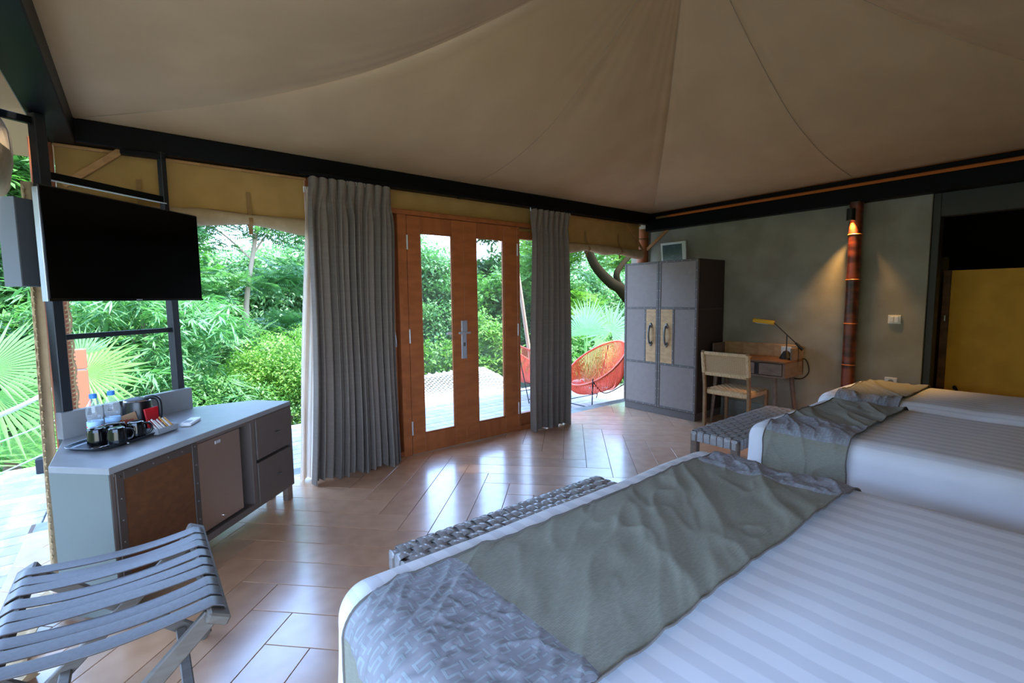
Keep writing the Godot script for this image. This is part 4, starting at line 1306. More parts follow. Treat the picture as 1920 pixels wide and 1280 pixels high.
# ---------------------------------------------------------------- right-hand side of the room
func build_wardrobe() -> void:
	var t := thing("wardrobe", "tall grey leather wardrobe with riveted edges against the plaster wall", "wardrobe")
	var zl := -3.852
	var zr := -2.858
	part("plinth", MB.new().span(Vector3(4.845, 0, zl + 0.01), Vector3(5.40, 0.086, zr - 0.005), 0.003), M.wardrobe_edge, t)
	part("body", MB.new().span(Vector3(4.862, 0.086, zl), Vector3(5.404, 1.82, zr), 0.004), M.wardrobe_side, t)
	for s in 2:
		var z0: float = [zl, -3.352][s]
		var z1: float = [-3.356, zr][s]
		var dr := part("door", MB.new().span(Vector3(4.838, 0.09, z0 + 0.001), Vector3(4.86, 1.818, z1 - 0.001), 0.003), M.wardrobe_skin, t)
		var ed := MB.new()
		for z in [[z0, z0 + 0.028], [z1 - 0.028, z1]]:
			ed.span(Vector3(4.832, 0.088, z[0]), Vector3(4.845, 1.819, z[1]), 0.002)
		for y in [[0.088, 0.114], [0.60, 0.626], [1.258, 1.284], [1.793, 1.819]]:
			ed.span(Vector3(4.8325, y[0], z0 + 0.028), Vector3(4.845, y[1], z1 - 0.028), 0.002)
		var w0: float = [-3.536, -3.322][s]
		var w1: float = [-3.386, -3.152][s]
		var wx: float = w0 if s == 0 else w1
		ed.span(Vector3(4.8325, 0.626, wx - 0.013), Vector3(4.845, 1.258, wx + 0.013), 0.002)
		part("edging", ed, M.wardrobe_edge, dr)
		part("wood_inset", MB.new().span(Vector3(4.834, 0.626, w0), Vector3(4.846, 1.258, w1), 0.002), M.oak, dr, "pale oak panel behind the handle")
		var rv := MB.new()
		for k in 17:
			for z in [z0 + 0.014, z1 - 0.014]:
				rv.ball(Vector3(4.832, 0.10 + k * 0.106, z), Vector3(0.004, 0.005, 0.005), 6, 4)
		for y in [0.101, 0.613, 1.271, 1.806]:
			for k in 4:
				rv.ball(Vector3(4.832, y, z0 + 0.1 + k * 0.1), Vector3(0.004, 0.005, 0.005), 6, 4)
		for k in 6:
			rv.ball(Vector3(4.832, 0.67 + k * 0.108, wx), Vector3(0.004, 0.005, 0.005), 6, 4)
		part("rivet", rv, M.rivet, dr)
		var hz: float = [-3.455, -3.238][s]
		var hd := MB.new()
		hd.tube(curve([Vector3(4.83, 1.06, hz), Vector3(4.80, 1.045, hz), Vector3(4.785, 0.955, hz), Vector3(4.80, 0.865, hz), Vector3(4.83, 0.85, hz)], 6), 0.012, 0.012, 10)
		for y in [0.85, 1.06]:
			hd.ball(Vector3(4.832, y, hz), Vector3(0.012, 0.026, 0.026), 12, 8)
			hd.ball(Vector3(4.832, y + (0.02 if y > 1 else -0.02), hz), Vector3(0.01, 0.018, 0.016), 10, 6)
		part("handle", hd, M.pewter, dr, "pewter bow handle")
	for y in [0.3, 1.55]:
		part("hinge", MB.new().span(Vector3(4.88, y, zr - 0.001), Vector3(4.895, y + 0.12, zr + 0.004), 0.001), M.black_plastic, t)
	part("side_seam", MB.new().span(Vector3(4.87, 1.255, zr - 0.001), Vector3(5.40, 1.27, zr + 0.003), 0.001), M.cabinet_edge, t)
	# framed print leaning on the wall on top
	var fx := Transform3D(Basis(Vector3(0, 0, 1), 0.12), Vector3(5.335, 1.821, -3.49))
	var p := thing("framed_picture", "white framed seascape print leaning on top of the wardrobe", "picture")
	var fr := MB.new().at(fx)
	fr.span(Vector3(0, 0, -0.175), Vector3(0.02, 0.028, 0.175), 0.002)
	fr.span(Vector3(0, 0.235, -0.175), Vector3(0.02, 0.263, 0.175), 0.002)
	fr.span(Vector3(0, 0.028, -0.175), Vector3(0.02, 0.235, -0.15), 0.002)
	fr.span(Vector3(0, 0.028, 0.125), Vector3(0.02, 0.235, 0.175), 0.002)
	part("frame", fr, M.white_plastic, p)
	var im := MB.new().at(fx)
	im.tri(Vector3(0.006, 0.028, -0.15), Vector3(0.006, 0.028, 0.125), Vector3(0.006, 0.235, 0.125), Vector3.LEFT, Vector3.LEFT, Vector3.LEFT, Vector2(0, 1), Vector2(1, 1), Vector2(1, 0))
	im.tri(Vector3(0.006, 0.028, -0.15), Vector3(0.006, 0.235, 0.125), Vector3(0.006, 0.235, -0.15), Vector3.LEFT, Vector3.LEFT, Vector3.LEFT, Vector2(0, 1), Vector2(1, 0), Vector2(0, 0))
	part("print", im, M.print, p)
	part("backing", MB.new().at(fx).span(Vector3(0.010, 0.004, -0.17), Vector3(0.018, 0.259, 0.17), 0.001), M.kraft_paper, p)

func build_desk() -> void:
	var t := thing("writing_desk", "small brown writing desk with a raised back beside the wardrobe", "desk")
	var zl := -2.83
	var zr := -1.985
	part("desk_top", MB.new().span(Vector3(4.955, 0.73, zl), Vector3(5.40, 0.75, zr), 0.003), M.desk_top, t)
	var b := MB.new()
	b.span(Vector3(4.975, 0.60, zl), Vector3(5.40, 0.729, zl + 0.018), 0.002)
	b.span(Vector3(4.957, 0.583, zr - 0.022), Vector3(5.40, 0.73, zr), 0.003)
	b.span(Vector3(4.957, 0.583, zl), Vector3(5.40, 0.60, zr - 0.022), 0.002)
	b.span(Vector3(4.957, 0.60, zl), Vector3(4.985, 0.73, -2.53), 0.002)
	b.span(Vector3(4.957, 0.60, -2.27), Vector3(4.985, 0.73, -2.235), 0.002)
	b.span(Vector3(5.38, 0.60, zl), Vector3(5.40, 0.729, zr), 0.002)
	part("carcass", b, M.taupe_wood, t)
	for z in [[-2.525, -2.275], [-2.23, -2.01]]:
		var d := part("drawer", MB.new().span(Vector3(4.952, 0.606, z[0]), Vector3(5.2, 0.724, z[1]), 0.003), M.taupe_wood, t)
		var mz: float = (z[0] + z[1]) / 2
		part("knob", MB.new().tube(path([Vector3(4.954, 0.665, mz), Vector3(4.938, 0.665, mz)]), 0.006).ball(Vector3(4.934, 0.665, mz), Vector3(0.007, 0.012, 0.012)), M.pewter, d)
	part("stud_strip", MB.new().span(Vector3(4.95, 0.606, -2.268), Vector3(4.958, 0.724, -2.238), 0.002), M.black_plastic, t, "black strip with studs between the drawers")
	part("back_board", MB.new().span(Vector3(5.365, 0.75, zl), Vector3(5.40, 0.885, zr - 0.02), 0.003), M.oak, t)
	part("gallery_end", MB.new().span(Vector3(5.12, 0.75, zr - 0.02), Vector3(5.40, 0.872, zr), 0.003), M.taupe_wood, t)
	part("gallery_end", MB.new().span(Vector3(5.12, 0.75, zl), Vector3(5.40, 0.872, zl + 0.02), 0.003), M.taupe_wood, t)
	for e in [[5.02, -2.10, -0.03, 0.03], [5.33, -2.07, 0.05, 0.05], [5.02, -2.72, -0.03, -0.03], [5.33, -2.76, 0.04, -0.04]]:
		part("leg", MB.new().tube(path([Vector3(e[0], 0.584, e[1]), Vector3(e[0] + e[2], 0.0, e[1] + e[3])]), 0.023, 0.014, 12), M.taupe_wood, t)
	# lamp
	var l := thing("desk_lamp", "black jointed desk lamp with a yellow shade", "lamp")
	var c := Vector3(5.24, 0.7505, -2.09)
	part("base", MB.new().lathe(PackedVector2Array([Vector2(0, 0), Vector2(0.062, 0), Vector2(0.062, 0.012), Vector2(0.028, 0.075), Vector2(0.012, 0.085), Vector2(0, 0.085)]), c, 24), M.black_plastic, l)
	part("stem", MB.new().tube(path([c + Vector3(0, 0.08, 0), c + Vector3(0.0, 0.25, 0.0)]), 0.006), M.black_plastic, l)
	var tail := Vector3(5.27, 0.868, -1.96)
	var piv := c + Vector3(0, 0.25, 0)
	var dir := (piv - tail).normalized()
	var neck := piv + dir * 0.17
	part("arm", MB.new().tube(path([tail, neck]), 0.006), M.black_plastic, l)
	part("counterweight", MB.new().tube(path([tail - dir * 0.02, tail + dir * 0.075]), 0.019, 0.013, 12), M.black_plastic, l)
	var sd := Vector3(-0.02, 0.16, -1.0).normalized()
	sd = Vector3(-0.15, 0.12, -1.0).normalized()
	part("shade", MB.new().tube(path([neck, neck + sd * 0.02, neck + sd * 0.05, neck + sd * 0.20, neck + sd * 0.205]), 0.022, 0.022, 14), M.lamp_yellow, l, "narrow yellow shade")
	part("bulb", MB.new().tube(path([neck + sd * 0.06 + Vector3(0, -0.018, 0), neck + sd * 0.18 + Vector3(0, -0.018, 0)]), 0.008), M.white_plastic, l)
	part("cord", MB.new().tube(curve([c + Vector3(0.06, 0.006, 0.02), Vector3(5.34, 0.752, -2.03), Vector3(5.392, 0.74, -1.96), Vector3(5.40, 0.62, -1.93), Vector3(5.39, 0.545, -1.98), Vector3(5.40, 0.53, -2.06)], 6), 0.006), M.black_plastic, l)
	single("wall_socket", MB.new().span(Vector3(5.357, 0.785, -2.19), Vector3(5.365, 0.865, -2.09), 0.003), M.white_plastic, "white double socket behind the desk lamp", "socket")
	single("notebook", MB.new().span(Vector3(4.99, 0.7505, -2.58), Vector3(5.12, 0.762, -2.38), 0.002), M.kraft_paper, "thin brown folder lying on the writing desk", "folder")
	# chair
	var ch := thing("desk_chair", "wooden chair with woven cord seat and cane back at the desk", "chair")
	var x0 := 4.70
	var zl2 := -2.665
	var zr2 := -2.20
	for z in [zl2, zr2]:
		part("rear_post", MB.new().bar(Vector3(x0, 0, z), Vector3(x0 - 0.005, 0.44, z), 0.03, 0.034, Vector3.RIGHT, 0.004).bar(Vector3(x0 - 0.005, 0.43, z), Vector3(x0 - 0.06, 0.84, z), 0.028, 0.034, Vector3.RIGHT, 0.004), M.chair_wood, ch)
		part("front_leg", MB.new().bar(Vector3(x0 + 0.42, 0, z + (0.02 if z == zl2 else -0.02)), Vector3(x0 + 0.42, 0.42, z + (0.02 if z == zl2 else -0.02)), 0.03, 0.03, Vector3.RIGHT, 0.004), M.chair_wood, ch)
		part("post_wrap", MB.new().bar(Vector3(x0 - 0.027, 0.60, z), Vector3(x0 - 0.059, 0.825, z), 0.036, 0.042, Vector3.RIGHT, 0.008), M.cord_weave, ch, "pale cord wrapped round the post")
	# seat of cords over four rails
	var seat := MB.new()
	seat.span(Vector3(x0 + 0.0, 0.375, zl2 + 0.012), Vector3(x0 + 0.436, 0.435, zr2 - 0.012), 0.012)
	var st := part("seat", seat, M.cord_weave, ch)
	for i in 14:
		var z := zl2 + 0.03 + i * (zr2 - zl2 - 0.06) / 13.0
		part("cord_strand", MB.new().sheet(2, 36, func(u, v): return Vector3(x0 + 0.004 + 0.428 * v, 0.4365 + 0.003 * sin(PI * (v * 12.0 + i)) + 0.002 * sin(PI * u), z + (u - 0.5) * 0.026), Vector3.UP, Vector2.ONE, 0.002), M.cord_weave, st)
	for e in [[0.815, -0.0565, 0.035], [0.60, -0.027, 0.042]]:
		part("back_rail", MB.new().span(Vector3(x0 + e[1] - 0.014, e[0] - e[2] / 2, zl2 + 0.012), Vector3(x0 + e[1] + 0.014, e[0] + e[2] / 2, zr2 - 0.012), 0.01), M.cord_weave, ch)
	var cn := MB.new()
	for i in 40:
		var z := zl2 + 0.03 + i * (zr2 - zl2 - 0.06) / 39.0
		cn.tube(path([Vector3(x0 - 0.032 + 0.0015 * (i % 2), 0.62, z), Vector3(x0 - 0.055 + 0.0015 * (i % 2), 0.80, z)]), 0.0032, 0.0032, 5, false)
	for i in 16:
		var y := 0.625 + i * 0.0115
		var xx := x0 - 0.027 - (y - 0.6) * 0.142
		cn.tube(path([Vector3(xx, y, zl2 + 0.02), Vector3(xx, y, zr2 - 0.02)]), 0.0032, 0.0032, 5, false)
	part("cane_back", cn, M.cane, ch, "open cane panel", "stuff")

func build_wall_things() -> void:
	# thick bamboo post with a small spotlight
	var b := thing("bamboo_post", "thick red-brown bamboo post standing against the plaster wall", "post")
	var x := 5.345
	var z := -1.57
	var ys := [0.0, 0.34, 0.735, 1.13, 1.545, 1.965, 2.262]
	for k in 6:
		var pr := PackedVector2Array()
		for s in 9:
			var q := s / 8.0
			pr.append(Vector2(0.054 + 0.003 * pow(absf(q * 2 - 1), 6.0), lerpf(ys[k], ys[k + 1], q)))
		part("culm", MB.new().lathe(pr, Vector3(x, 0, z), 28), M.bamboo, b)
		if k > 0:
			part("node_ring", MB.new().lathe(PackedVector2Array([Vector2(0.056, ys[k] - 0.006), Vector2(0.0605, ys[k]), Vector2(0.056, ys[k] + 0.006)]), Vector3(x, 0, z), 28), M.bamboo_node, b)
	var s := thing("spotlight", "small black cylinder spotlight near the top of the bamboo post", "lamp")
	var c := Vector3(x - 0.075, 2.09, z - 0.02)
	part("housing", MB.new().lathe(PackedVector2Array([Vector2(0.030, 0.0), Vector2(0.034, 0.0), Vector2(0.034, 0.105), Vector2(0.030, 0.11), Vector2(0.0, 0.11), Vector2(0.0, 0.1), Vector2(0.028, 0.1), Vector2(0.030, 0.0)]), c, 24), M.black_plastic, s)
	part("lamp_face", MB.new().lathe(PackedVector2Array([Vector2(0.0, 0.012), Vector2(0.029, 0.012)]), c, 20), M.lamp_glow, s)
	part("bracket", MB.new().span(c + Vector3(0.025, 0.04, -0.01), c + Vector3(0.05, 0.07, 0.01), 0.002), M.black_plastic, s)
	var l := SpotLight3D.new()
	l.name = "spot_lamp"
	l.light_color = rgb(255, 196, 116)
	l.light_energy = 0.9
	l.light_size = 0.02
	l.spot_angle = 40.0
	l.spot_range = 8.0
	l.spot_attenuation = 2.0
	l.spot_angle_attenuation = 0.8
	l.shadow_enabled = true
	s.add_child(l)
	l.position = c + Vector3(0, 0.004, 0)
	l.rotation = Vector3(-PI / 2, 0, 0)
	var sw := thing("light_switch", "white double light switch on the plaster wall right of the bamboo", "switch")
	part("plate", MB.new().span(Vector3(5.411, 1.135, -1.30), Vector3(5.421, 1.213, -1.205), 0.003), M.white_plastic, sw)
	part("rocker", MB.new().span(Vector3(5.405, 1.148, -1.285), Vector3(5.413, 1.2, -1.256), 0.002), M.white_plastic, sw)
	part("rocker", MB.new().span(Vector3(5.405, 1.148, -1.252), Vector3(5.413, 1.2, -1.223), 0.002), M.white_plastic, sw)
	var so := thing("wall_socket", "white wall socket low on the plaster wall above the far bed", "socket")
	part("plate", MB.new().span(Vector3(5.411, 0.565, -1.30), Vector3(5.421, 0.64, -1.205), 0.003), M.white_plastic, so)
	part("outlet", MB.new().tube(path([Vector3(5.413, 0.602, -1.252), Vector3(5.4095, 0.602, -1.252)]), 0.022, 0.022, 18), M.box_grey, so)
	# round corner post with two thin braces
	var p := thing("corner_post", "round red-brown wooden post in the far corner behind the wardrobe", "post")
	part("pole", MB.new().tube(path([Vector3(5.385, -0.05, -4.0), Vector3(5.385, 2.3, -4.0)]), 0.075, 0.075, 24), M.post_wood, p)
	part("collar", MB.new().lathe(PackedVector2Array([Vector2(0.074, -0.012), Vector2(0.082, 0.0), Vector2(0.074, 0.012)]), Vector3(5.385, 2.17, -4.0), 24), M.jamb_brown, p)
	part("brace", MB.new().bar(Vector3(4.97, 2.345, -3.935), Vector3(5.32, 2.0, -3.935), 0.02, 0.035, Vector3.UP, 0.003), M.lath_wood, p, "pale diagonal lath toward the window")
	part("brace", MB.new().bar(Vector3(5.385, 2.03, -3.93), Vector3(5.41, 2.27, -3.62), 0.016, 0.04, Vector3.UP, 0.003), M.lath_wood, p, "pale diagonal lath toward the wall")

# ---------------------------------------------------------------- canvas and lacing in the left corner
func build_left_corner() -> void:
	var b := single("wooden_brace", MB.new().bar(Vector3(-0.30, 2.10, -3.905), Vector3(-0.02, 2.345, -3.905), 0.02, 0.04, Vector3.UP, 0.003), M.lath_wood, "pale diagonal lath under the beam behind the television", "brace")
	# rolled side canvas, gathered below the left beam
	var r := thing("side_canvas", "rolled cream canvas wall hanging under the left beam", "canvas roll")
	var m := MB.new()
	m.sheet(22, 40, func(u, v):
		var zz: float = -3.55 + 3.9 * v
		var a: float = TAU * u
		var fold: float = 0.025 * wob.get_noise_2d(zz * 45.0, u * 130.0) + 0.015 * sin(zz * 9.0 + u * 6.0)
		return Vector3(-0.52 + cos(a) * (0.075 + fold), 2.12 + sin(a) * (0.19 + fold * 1.3), zz), Vector3(-0.52, 2.12, -3.55), Vector2(1, 4), 0.0, true)
	m.smooth()
	part("roll", m, M.canvas_roll, r)
	# canvas edge laced to the wooden jamb
	var e := thing("laced_canvas", "narrow canvas edge laced with jute rope beside the corner cabinet", "canvas")
	var lace := func(y: float) -> float: return -3.45 + 0.14 * pow(maxf(0.0, 1.6 - y), 1.3)
	var c := MB.new()
	c.sheet(6, 60, func(u, v):
		var y: float = 0.0 + 2.02 * v
		return Vector3(-0.422 + 0.042 * u, y, lace.call(y) - 0.03 * u + 0.012 * sin(u * 5.0 + y * 2.0)), Vector3.BACK, Vector2(0.3, 4), 0.003)
	part("edge", c, M.canvas_roll, e)
	var rp := MB.new()
	var pts := PackedVector3Array()
	for k in 120:
		var y := 0.12 + 1.88 * k / 119.0
		pts.append(Vector3(-0.418, y, lace.call(y) + 0.006 * sin(k * 1.3)))
	rp.tube(pts, 0.006, 0.006, 6)
	for k in 58:
		var y := 0.14 + 1.84 * k / 57.0
		var z: float = lace.call(y)
		rp.tube(path([Vector3(-0.412, y, z - 0.022), Vector3(-0.414, y + 0.006, z + 0.022)]), 0.0045, 0.0045, 5)
	part("lacing", rp, M.rope_jute, e, "jute lacing", "stuff")
	part("jamb", MB.new().span(Vector3(-0.43, -0.05, -3.93), Vector3(-0.392, 2.345, -3.86), 0.005), M.post_wood, e, "brown wooden jamb")
	var pr := thing("spilled_canvas", "loose cream canvas hem lying on the deck edge by the cabinet", "canvas")
	var q := MB.new()
	q.sheet(30, 24, func(u, v):
		var x: float = -0.40 - 0.34 * u
		var z: float = -2.9 + 0.62 * v
		return Vector3(x + 0.03 * sin(v * 9.0), -0.045 + 0.16 * pow(1.0 - u, 1.6) * (0.6 + 0.4 * sin(v * 6.0 + 1.0)) + 0.035 * (wob.get_noise_2d(u * 120.0, v * 160.0) + 0.35), z + 0.03 * sin(u * 7.0)), Vector3.UP, Vector2(1, 1), 0.004)
	part("cloth", q, M.canvas_roll, pr)
	# laced edge of the window canvas, beyond the frame
	var w := thing("window_lacing", "jute lacing down the wooden jamb in the left corner", "rope")
	var lr := MB.new()
	for k in 46:
		var y := 0.72 + 1.2 * k / 45.0
		lr.tube(path([Vector3(-0.345, y, -3.925), Vector3(-0.318, y + 0.012, -3.915)]), 0.0055, 0.0055, 5)
	var lp := PackedVector3Array()
	for k in 60:
		lp.append(Vector3(-0.325 + 0.006 * sin(k * 0.9), 0.66 + 1.28 * k / 59.0, -3.916))
	lr.tube(lp, 0.006, 0.006, 6)
	part("rope", lr, M.rope_jute, w)

# ---------------------------------------------------------------- outside
func build_deck() -> void:
	var d := structure("deck", MB.new().span(Vector3(-3.0, -0.30, -6.10), Vector3(9.0, -0.135, 1.2), 0.0), M.grout, "weathered grey timber deck round the tent")
	rnd.seed = 9
	var z := -6.12
	while z < 1.2:
		var w := 0.142
		for seg in [[-3.0, -0.62], [-0.61, 9.0]]:
			if seg[0] > -1.0 and z + w > -4.2:
				continue
			var m := MB.new()
			m.span(Vector3(seg[0], -0.136, z), Vector3(seg[1], -0.105 + rnd.randf() * 0.002, z + w), 0.004)
			part("board", m, M.deck_wood if rnd.randf() < 0.6 else M.deck_wood_b, d)
		z += w + 0.007
	structure("trim_14", MB.new().span(Vector3(-3.0, -0.34, -6.16), Vector3(9.0, -0.11, -6.122), 0.004), M.deck_wood_b, "edge board of the deck")
	# rope net stretched beyond the deck
	var n := thing("rope_net", "white rope net stretched out beyond the deck behind the glass doors", "net")
	var c := [Vector3(2.3, -0.12, -6.18), Vector3(5.0, -0.12, -6.18), Vector3(5.45, -0.02, -7.95), Vector3(2.35, -0.02, -7.85)]
	for k in 4:
		var a: Vector3 = c[k]
		var b: Vector3 = c[(k + 1) % 4]
		part("edge_rope", MB.new().tube(curve([a, a.lerp(b, 0.5) - Vector3(0, 0.02, 0), b], 8), 0.04, 0.04, 10), M.rope_white, n)
		var lash := MB.new()
		var cnt := int(a.distance_to(b) / 0.16)
		for i in cnt:
			var p := a.lerp(b, (i + 0.5) / cnt) - Vector3(0, 0.015, 0)
			var dir := (b - a).normalized()
			lash.tube(path([p - dir * 0.025 + Vector3(0, 0.045, 0), p + dir * 0.025 - Vector3(0, 0.02, 0)]), 0.047, 0.047, 10)
		part("lashing", lash, M.rope_white, n, "", "stuff")
	var net := MB.new()
	var at_uv := func(u: float, v: float) -> Vector3:
		var p: Vector3 = c[0].lerp(c[1], u).lerp(c[3].lerp(c[2], u), v)
		p.y -= 0.10 * sin(PI * u) * sin(PI * v)
		return p
	for s in [1, -1]:
		for i in range(-20, 50):
			var pts := PackedVector3Array()
			for k in 25:
				var v := k / 24.0
				var u: float = i / 27.0 + s * v * 0.55
				if u > 0.002 and u < 0.998:
					pts.append(at_uv.call(u, v) + Vector3(0, 0.004 * s, 0))
			if pts.size() > 2:
				net.tube(pts, 0.010, 0.010, 5)
	part("mesh", net, M.rope_white, n, "knotted white net", "stuff")
	# rope railing and its post on the left
	var p := thing("railing_post", "terracotta brown square post outside the left corner", "post", Vector3(-0.455, 0, -5.93))
	part("shaft", MB.new().span(Vector3(-0.05, -0.11, -0.05), Vector3(0.05, 0.785, 0.05), 0.004), M.terracotta_post, p)
	part("neck", MB.new().span(Vector3(-0.04, 0.785, -0.04), Vector3(0.04, 0.80, 0.04), 0.002), M.rope_white, p)
	part("head", MB.new().span(Vector3(-0.05, 0.80, -0.05), Vector3(0.05, 0.98, 0.05), 0.004), M.terracotta_post, p)
	var rope := MB.new()
	rope.tube(curve([Vector3(-0.50, 0.74, -5.93), Vector3(-0.72, 0.60, -5.72), Vector3(-1.0, 0.50, -5.4), Vector3(-1.45, 0.47, -4.9), Vector3(-2.0, 0.56, -4.3), Vector3(-2.6, 0.78, -3.6)], 8), 0.019, 0.019, 10)
	for k in 2:
		rope.tube(curve([Vector3(-0.50, 0.40 - 0.25 * k, -5.93), Vector3(-1.4, 0.25 - 0.25 * k, -5.0), Vector3(-2.6, 0.44 - 0.25 * k, -3.6)], 10), 0.006, 0.006, 6)
	single("railing_rope", rope, M.rope_white, "thick white rope slung from the terracotta post on the left", "rope")
	var p2 := thing("railing_post", "terracotta brown post at the far left end of the rope", "post", Vector3(-2.65, 0, -3.55))
	part("shaft", MB.new().span(Vector3(-0.05, -0.11, -0.05), Vector3(0.05, 0.98, 0.05), 0.004), M.terracotta_post, p2)
	single("deck_box", MB.new().span(Vector3(-0.80, -0.105, -5.93), Vector3(-0.68, 0.03, -5.83), 0.006), M.steel_frame, "small dark box on the deck at the left corner", "box")
	single("eave_pole", MB.new().tube(path([Vector3(1.31, 2.44, -4.8), Vector3(1.62, -0.11, -5.55)]), 0.028, 0.032, 12), M.bark_pale, "leaning wooden pole outside left of the grey curtain", "pole", Vector3.ZERO, 0.0, "leaning poles under the eave")
	single("eave_pole", MB.new().tube(path([Vector3(4.60, 2.5, -5.85), Vector3(5.18, -0.11, -6.0)]), 0.028, 0.032, 12), M.bark_pale, "leaning wooden pole outside right of the glass doors", "pole", Vector3.ZERO, 0.0, "leaning poles under the eave")

# string chair: an egg-shaped hoop, cords running to the seat, a rod base
func make_string_chair() -> Node3D:
	var t := thing("string_chair", "coral red string chair on the deck right of the curtain", "chair", Vector3(4.98, -0.105, -4.50), 0.0, "coral string chairs")
	var hoop := func(a: float) -> Vector3:
		var c := cos(a)
		var s := sin(a)
		var len := 0.50 if c > 0 else 0.44
		return Vector3(c * len + 0.06, 0.60 + c * 0.27, s * (0.37 - 0.03 * c))
	var pts := PackedVector3Array()
	for k in 49:
		pts.append(hoop.call(TAU * k / 48.0))
	part("hoop", MB.new().tube(pts, 0.015, 0.015, 10, false), M.coral_cord, t)
	var st := MB.new()
	var seat := Vector3(0.10, 0.235, 0)
	for k in 120:
		var a := TAU * k / 120.0
		var h: Vector3 = hoop.call(a)
		var e := seat + Vector3(cos(a) * 0.13 + 0.02 * cos(a), 0.0, sin(a) * 0.13)
		var q := PackedVector3Array()
		for i in 9:
			var u := i / 8.0
			var p := h.lerp(e, u)
			p.y -= 0.16 * sin(PI * u) * (0.8 if cos(a) > 0 else 0.55)
			p.x += 0.07 * sin(PI * u) * cos(a)
			p.z += 0.07 * sin(PI * u) * sin(a)
			q.append(p)
		st.tube(q, 0.0062, 0.0062, 5, false)
	for r in [0.13, 0.10, 0.07, 0.04]:
		var q := PackedVector3Array()
		for k in 25:
			var a := TAU * k / 24.0
			q.append(seat + Vector3(cos(a) * r * 1.15, 0, sin(a) * r))
		st.tube(q, 0.006, 0.006, 5, false)
	part("cords", st, M.coral_cord, t, "woven coral cords", "stuff")
	var fr := [[Vector3(-0.30, 0.44, 0.26), Vector3(-0.36, 0, 0.30)], [Vector3(-0.30, 0.44, -0.26), Vector3(-0.36, 0, -0.30)], [Vector3(0.50, 0.80, 0.16), Vector3(0.40, 0, 0.30)], [Vector3(0.50, 0.80, -0.16), Vector3(0.40, 0, -0.30)]]
	for e in fr:
		part("leg", MB.new().tube(path(e), 0.008, 0.008, 8), M.black_rod, t)
	part("foot_bar", MB.new().tube(path([Vector3(-0.35, 0.06, 0.297), Vector3(0.405, 0.06, 0.297)]), 0.007).tube(path([Vector3(-0.35, 0.06, -0.297), Vector3(0.405, 0.06, -0.297)]), 0.007).tube(path([Vector3(-0.355, 0.06, 0.297), Vector3(-0.355, 0.06, -0.297)]), 0.007), M.black_rod, t)
	part("under_frame", MB.new().tube(curve([Vector3(-0.31, 0.40, 0.27), Vector3(0.0, 0.20, 0.22), Vector3(0.43, 0.30, 0.24)], 6), 0.008).tube(curve([Vector3(-0.31, 0.40, -0.27), Vector3(0.0, 0.20, -0.22), Vector3(0.43, 0.30, -0.24)], 6), 0.008), M.black_rod, t)
	return t

# ---------------------------------------------------------------- plants
func leaf(m: MB, p: Vector3, d: Vector3, side: Vector3, len: float, wid: float, droop := 0.0) -> void:
	var up := side.cross(d).normalized()
	var a := p
	var mid := p + d * len * 0.45 - Vector3(0, droop * 0.3, 0)
	var tip := p + d * len - Vector3(0, droop, 0)
	var l := mid + side * wid * 0.5 + up * wid * 0.16
	var r := mid - side * wid * 0.5 + up * wid * 0.16
	m.tri(a, l, tip, up, (up - side * 0.35), up)
	m.tri(a, tip, r, up, up, (up + side * 0.35))

# a spray of leaves about one unit across
func spray(kind: String, sd: int) -> ArrayMesh:
	rnd.seed = sd
	var m := MB.new()
	if kind == "feather":
		# twice-cut fronds of a raintree: fine leaflets in flat layers
		for b in 5:
			var a := TAU * b / 5.0 + rnd.randf() * 0.7
			var d := Vector3(cos(a), rnd.randf_range(-0.25, 0.2), sin(a)).normalized()
			var s := d.cross(Vector3.UP).normalized()
			for k in 7:
				var o := d * (0.12 + 0.07 * k)
				for sg in [-1.0, 1.0]:
					leaf(m, o, (s * sg + d * 0.5).normalized(), d, 0.22 - 0.014 * k, 0.06, 0.03)
	elif kind == "broad":
		for k in 16:
			var a := rnd.randf() * TAU
			var e := rnd.randf_range(-0.5, 0.9)
			var d := Vector3(cos(a) * cos(e), sin(e), sin(a) * cos(e))
			var s := d.cross(Vector3.UP).normalized()
			leaf(m, d * rnd.randf_range(0.08, 0.3), d, s, rnd.randf_range(0.22, 0.36), rnd.randf_range(0.11, 0.17), 0.04)
	elif kind == "bamboo":
		for k in 14:
			var a := rnd.randf() * TAU
			var d := Vector3(cos(a) * 0.9, rnd.randf_range(-0.7, 0.1), sin(a) * 0.9).normalized()
			var s := d.cross(Vector3.UP).normalized()
			leaf(m, d * rnd.randf_range(0.02, 0.2), d, s, rnd.randf_range(0.35, 0.6), 0.06, 0.1)
	else:
		for k in 34:
			var a := rnd.randf() * TAU
			var e := rnd.randf_range(-0.9, 1.2)
			var d := Vector3(cos(a) * cos(e), sin(e), sin(a) * cos(e))
			var s := d.cross(Vector3.UP).normalized()
			leaf(m, Vector3(rnd.randf_range(-0.35, 0.35), rnd.randf_range(-0.25, 0.25), rnd.randf_range(-0.35, 0.35)), d, s, rnd.randf_range(0.12, 0.2), rnd.randf_range(0.06, 0.1), 0.02)
	return m.mesh()

var sprays := {}

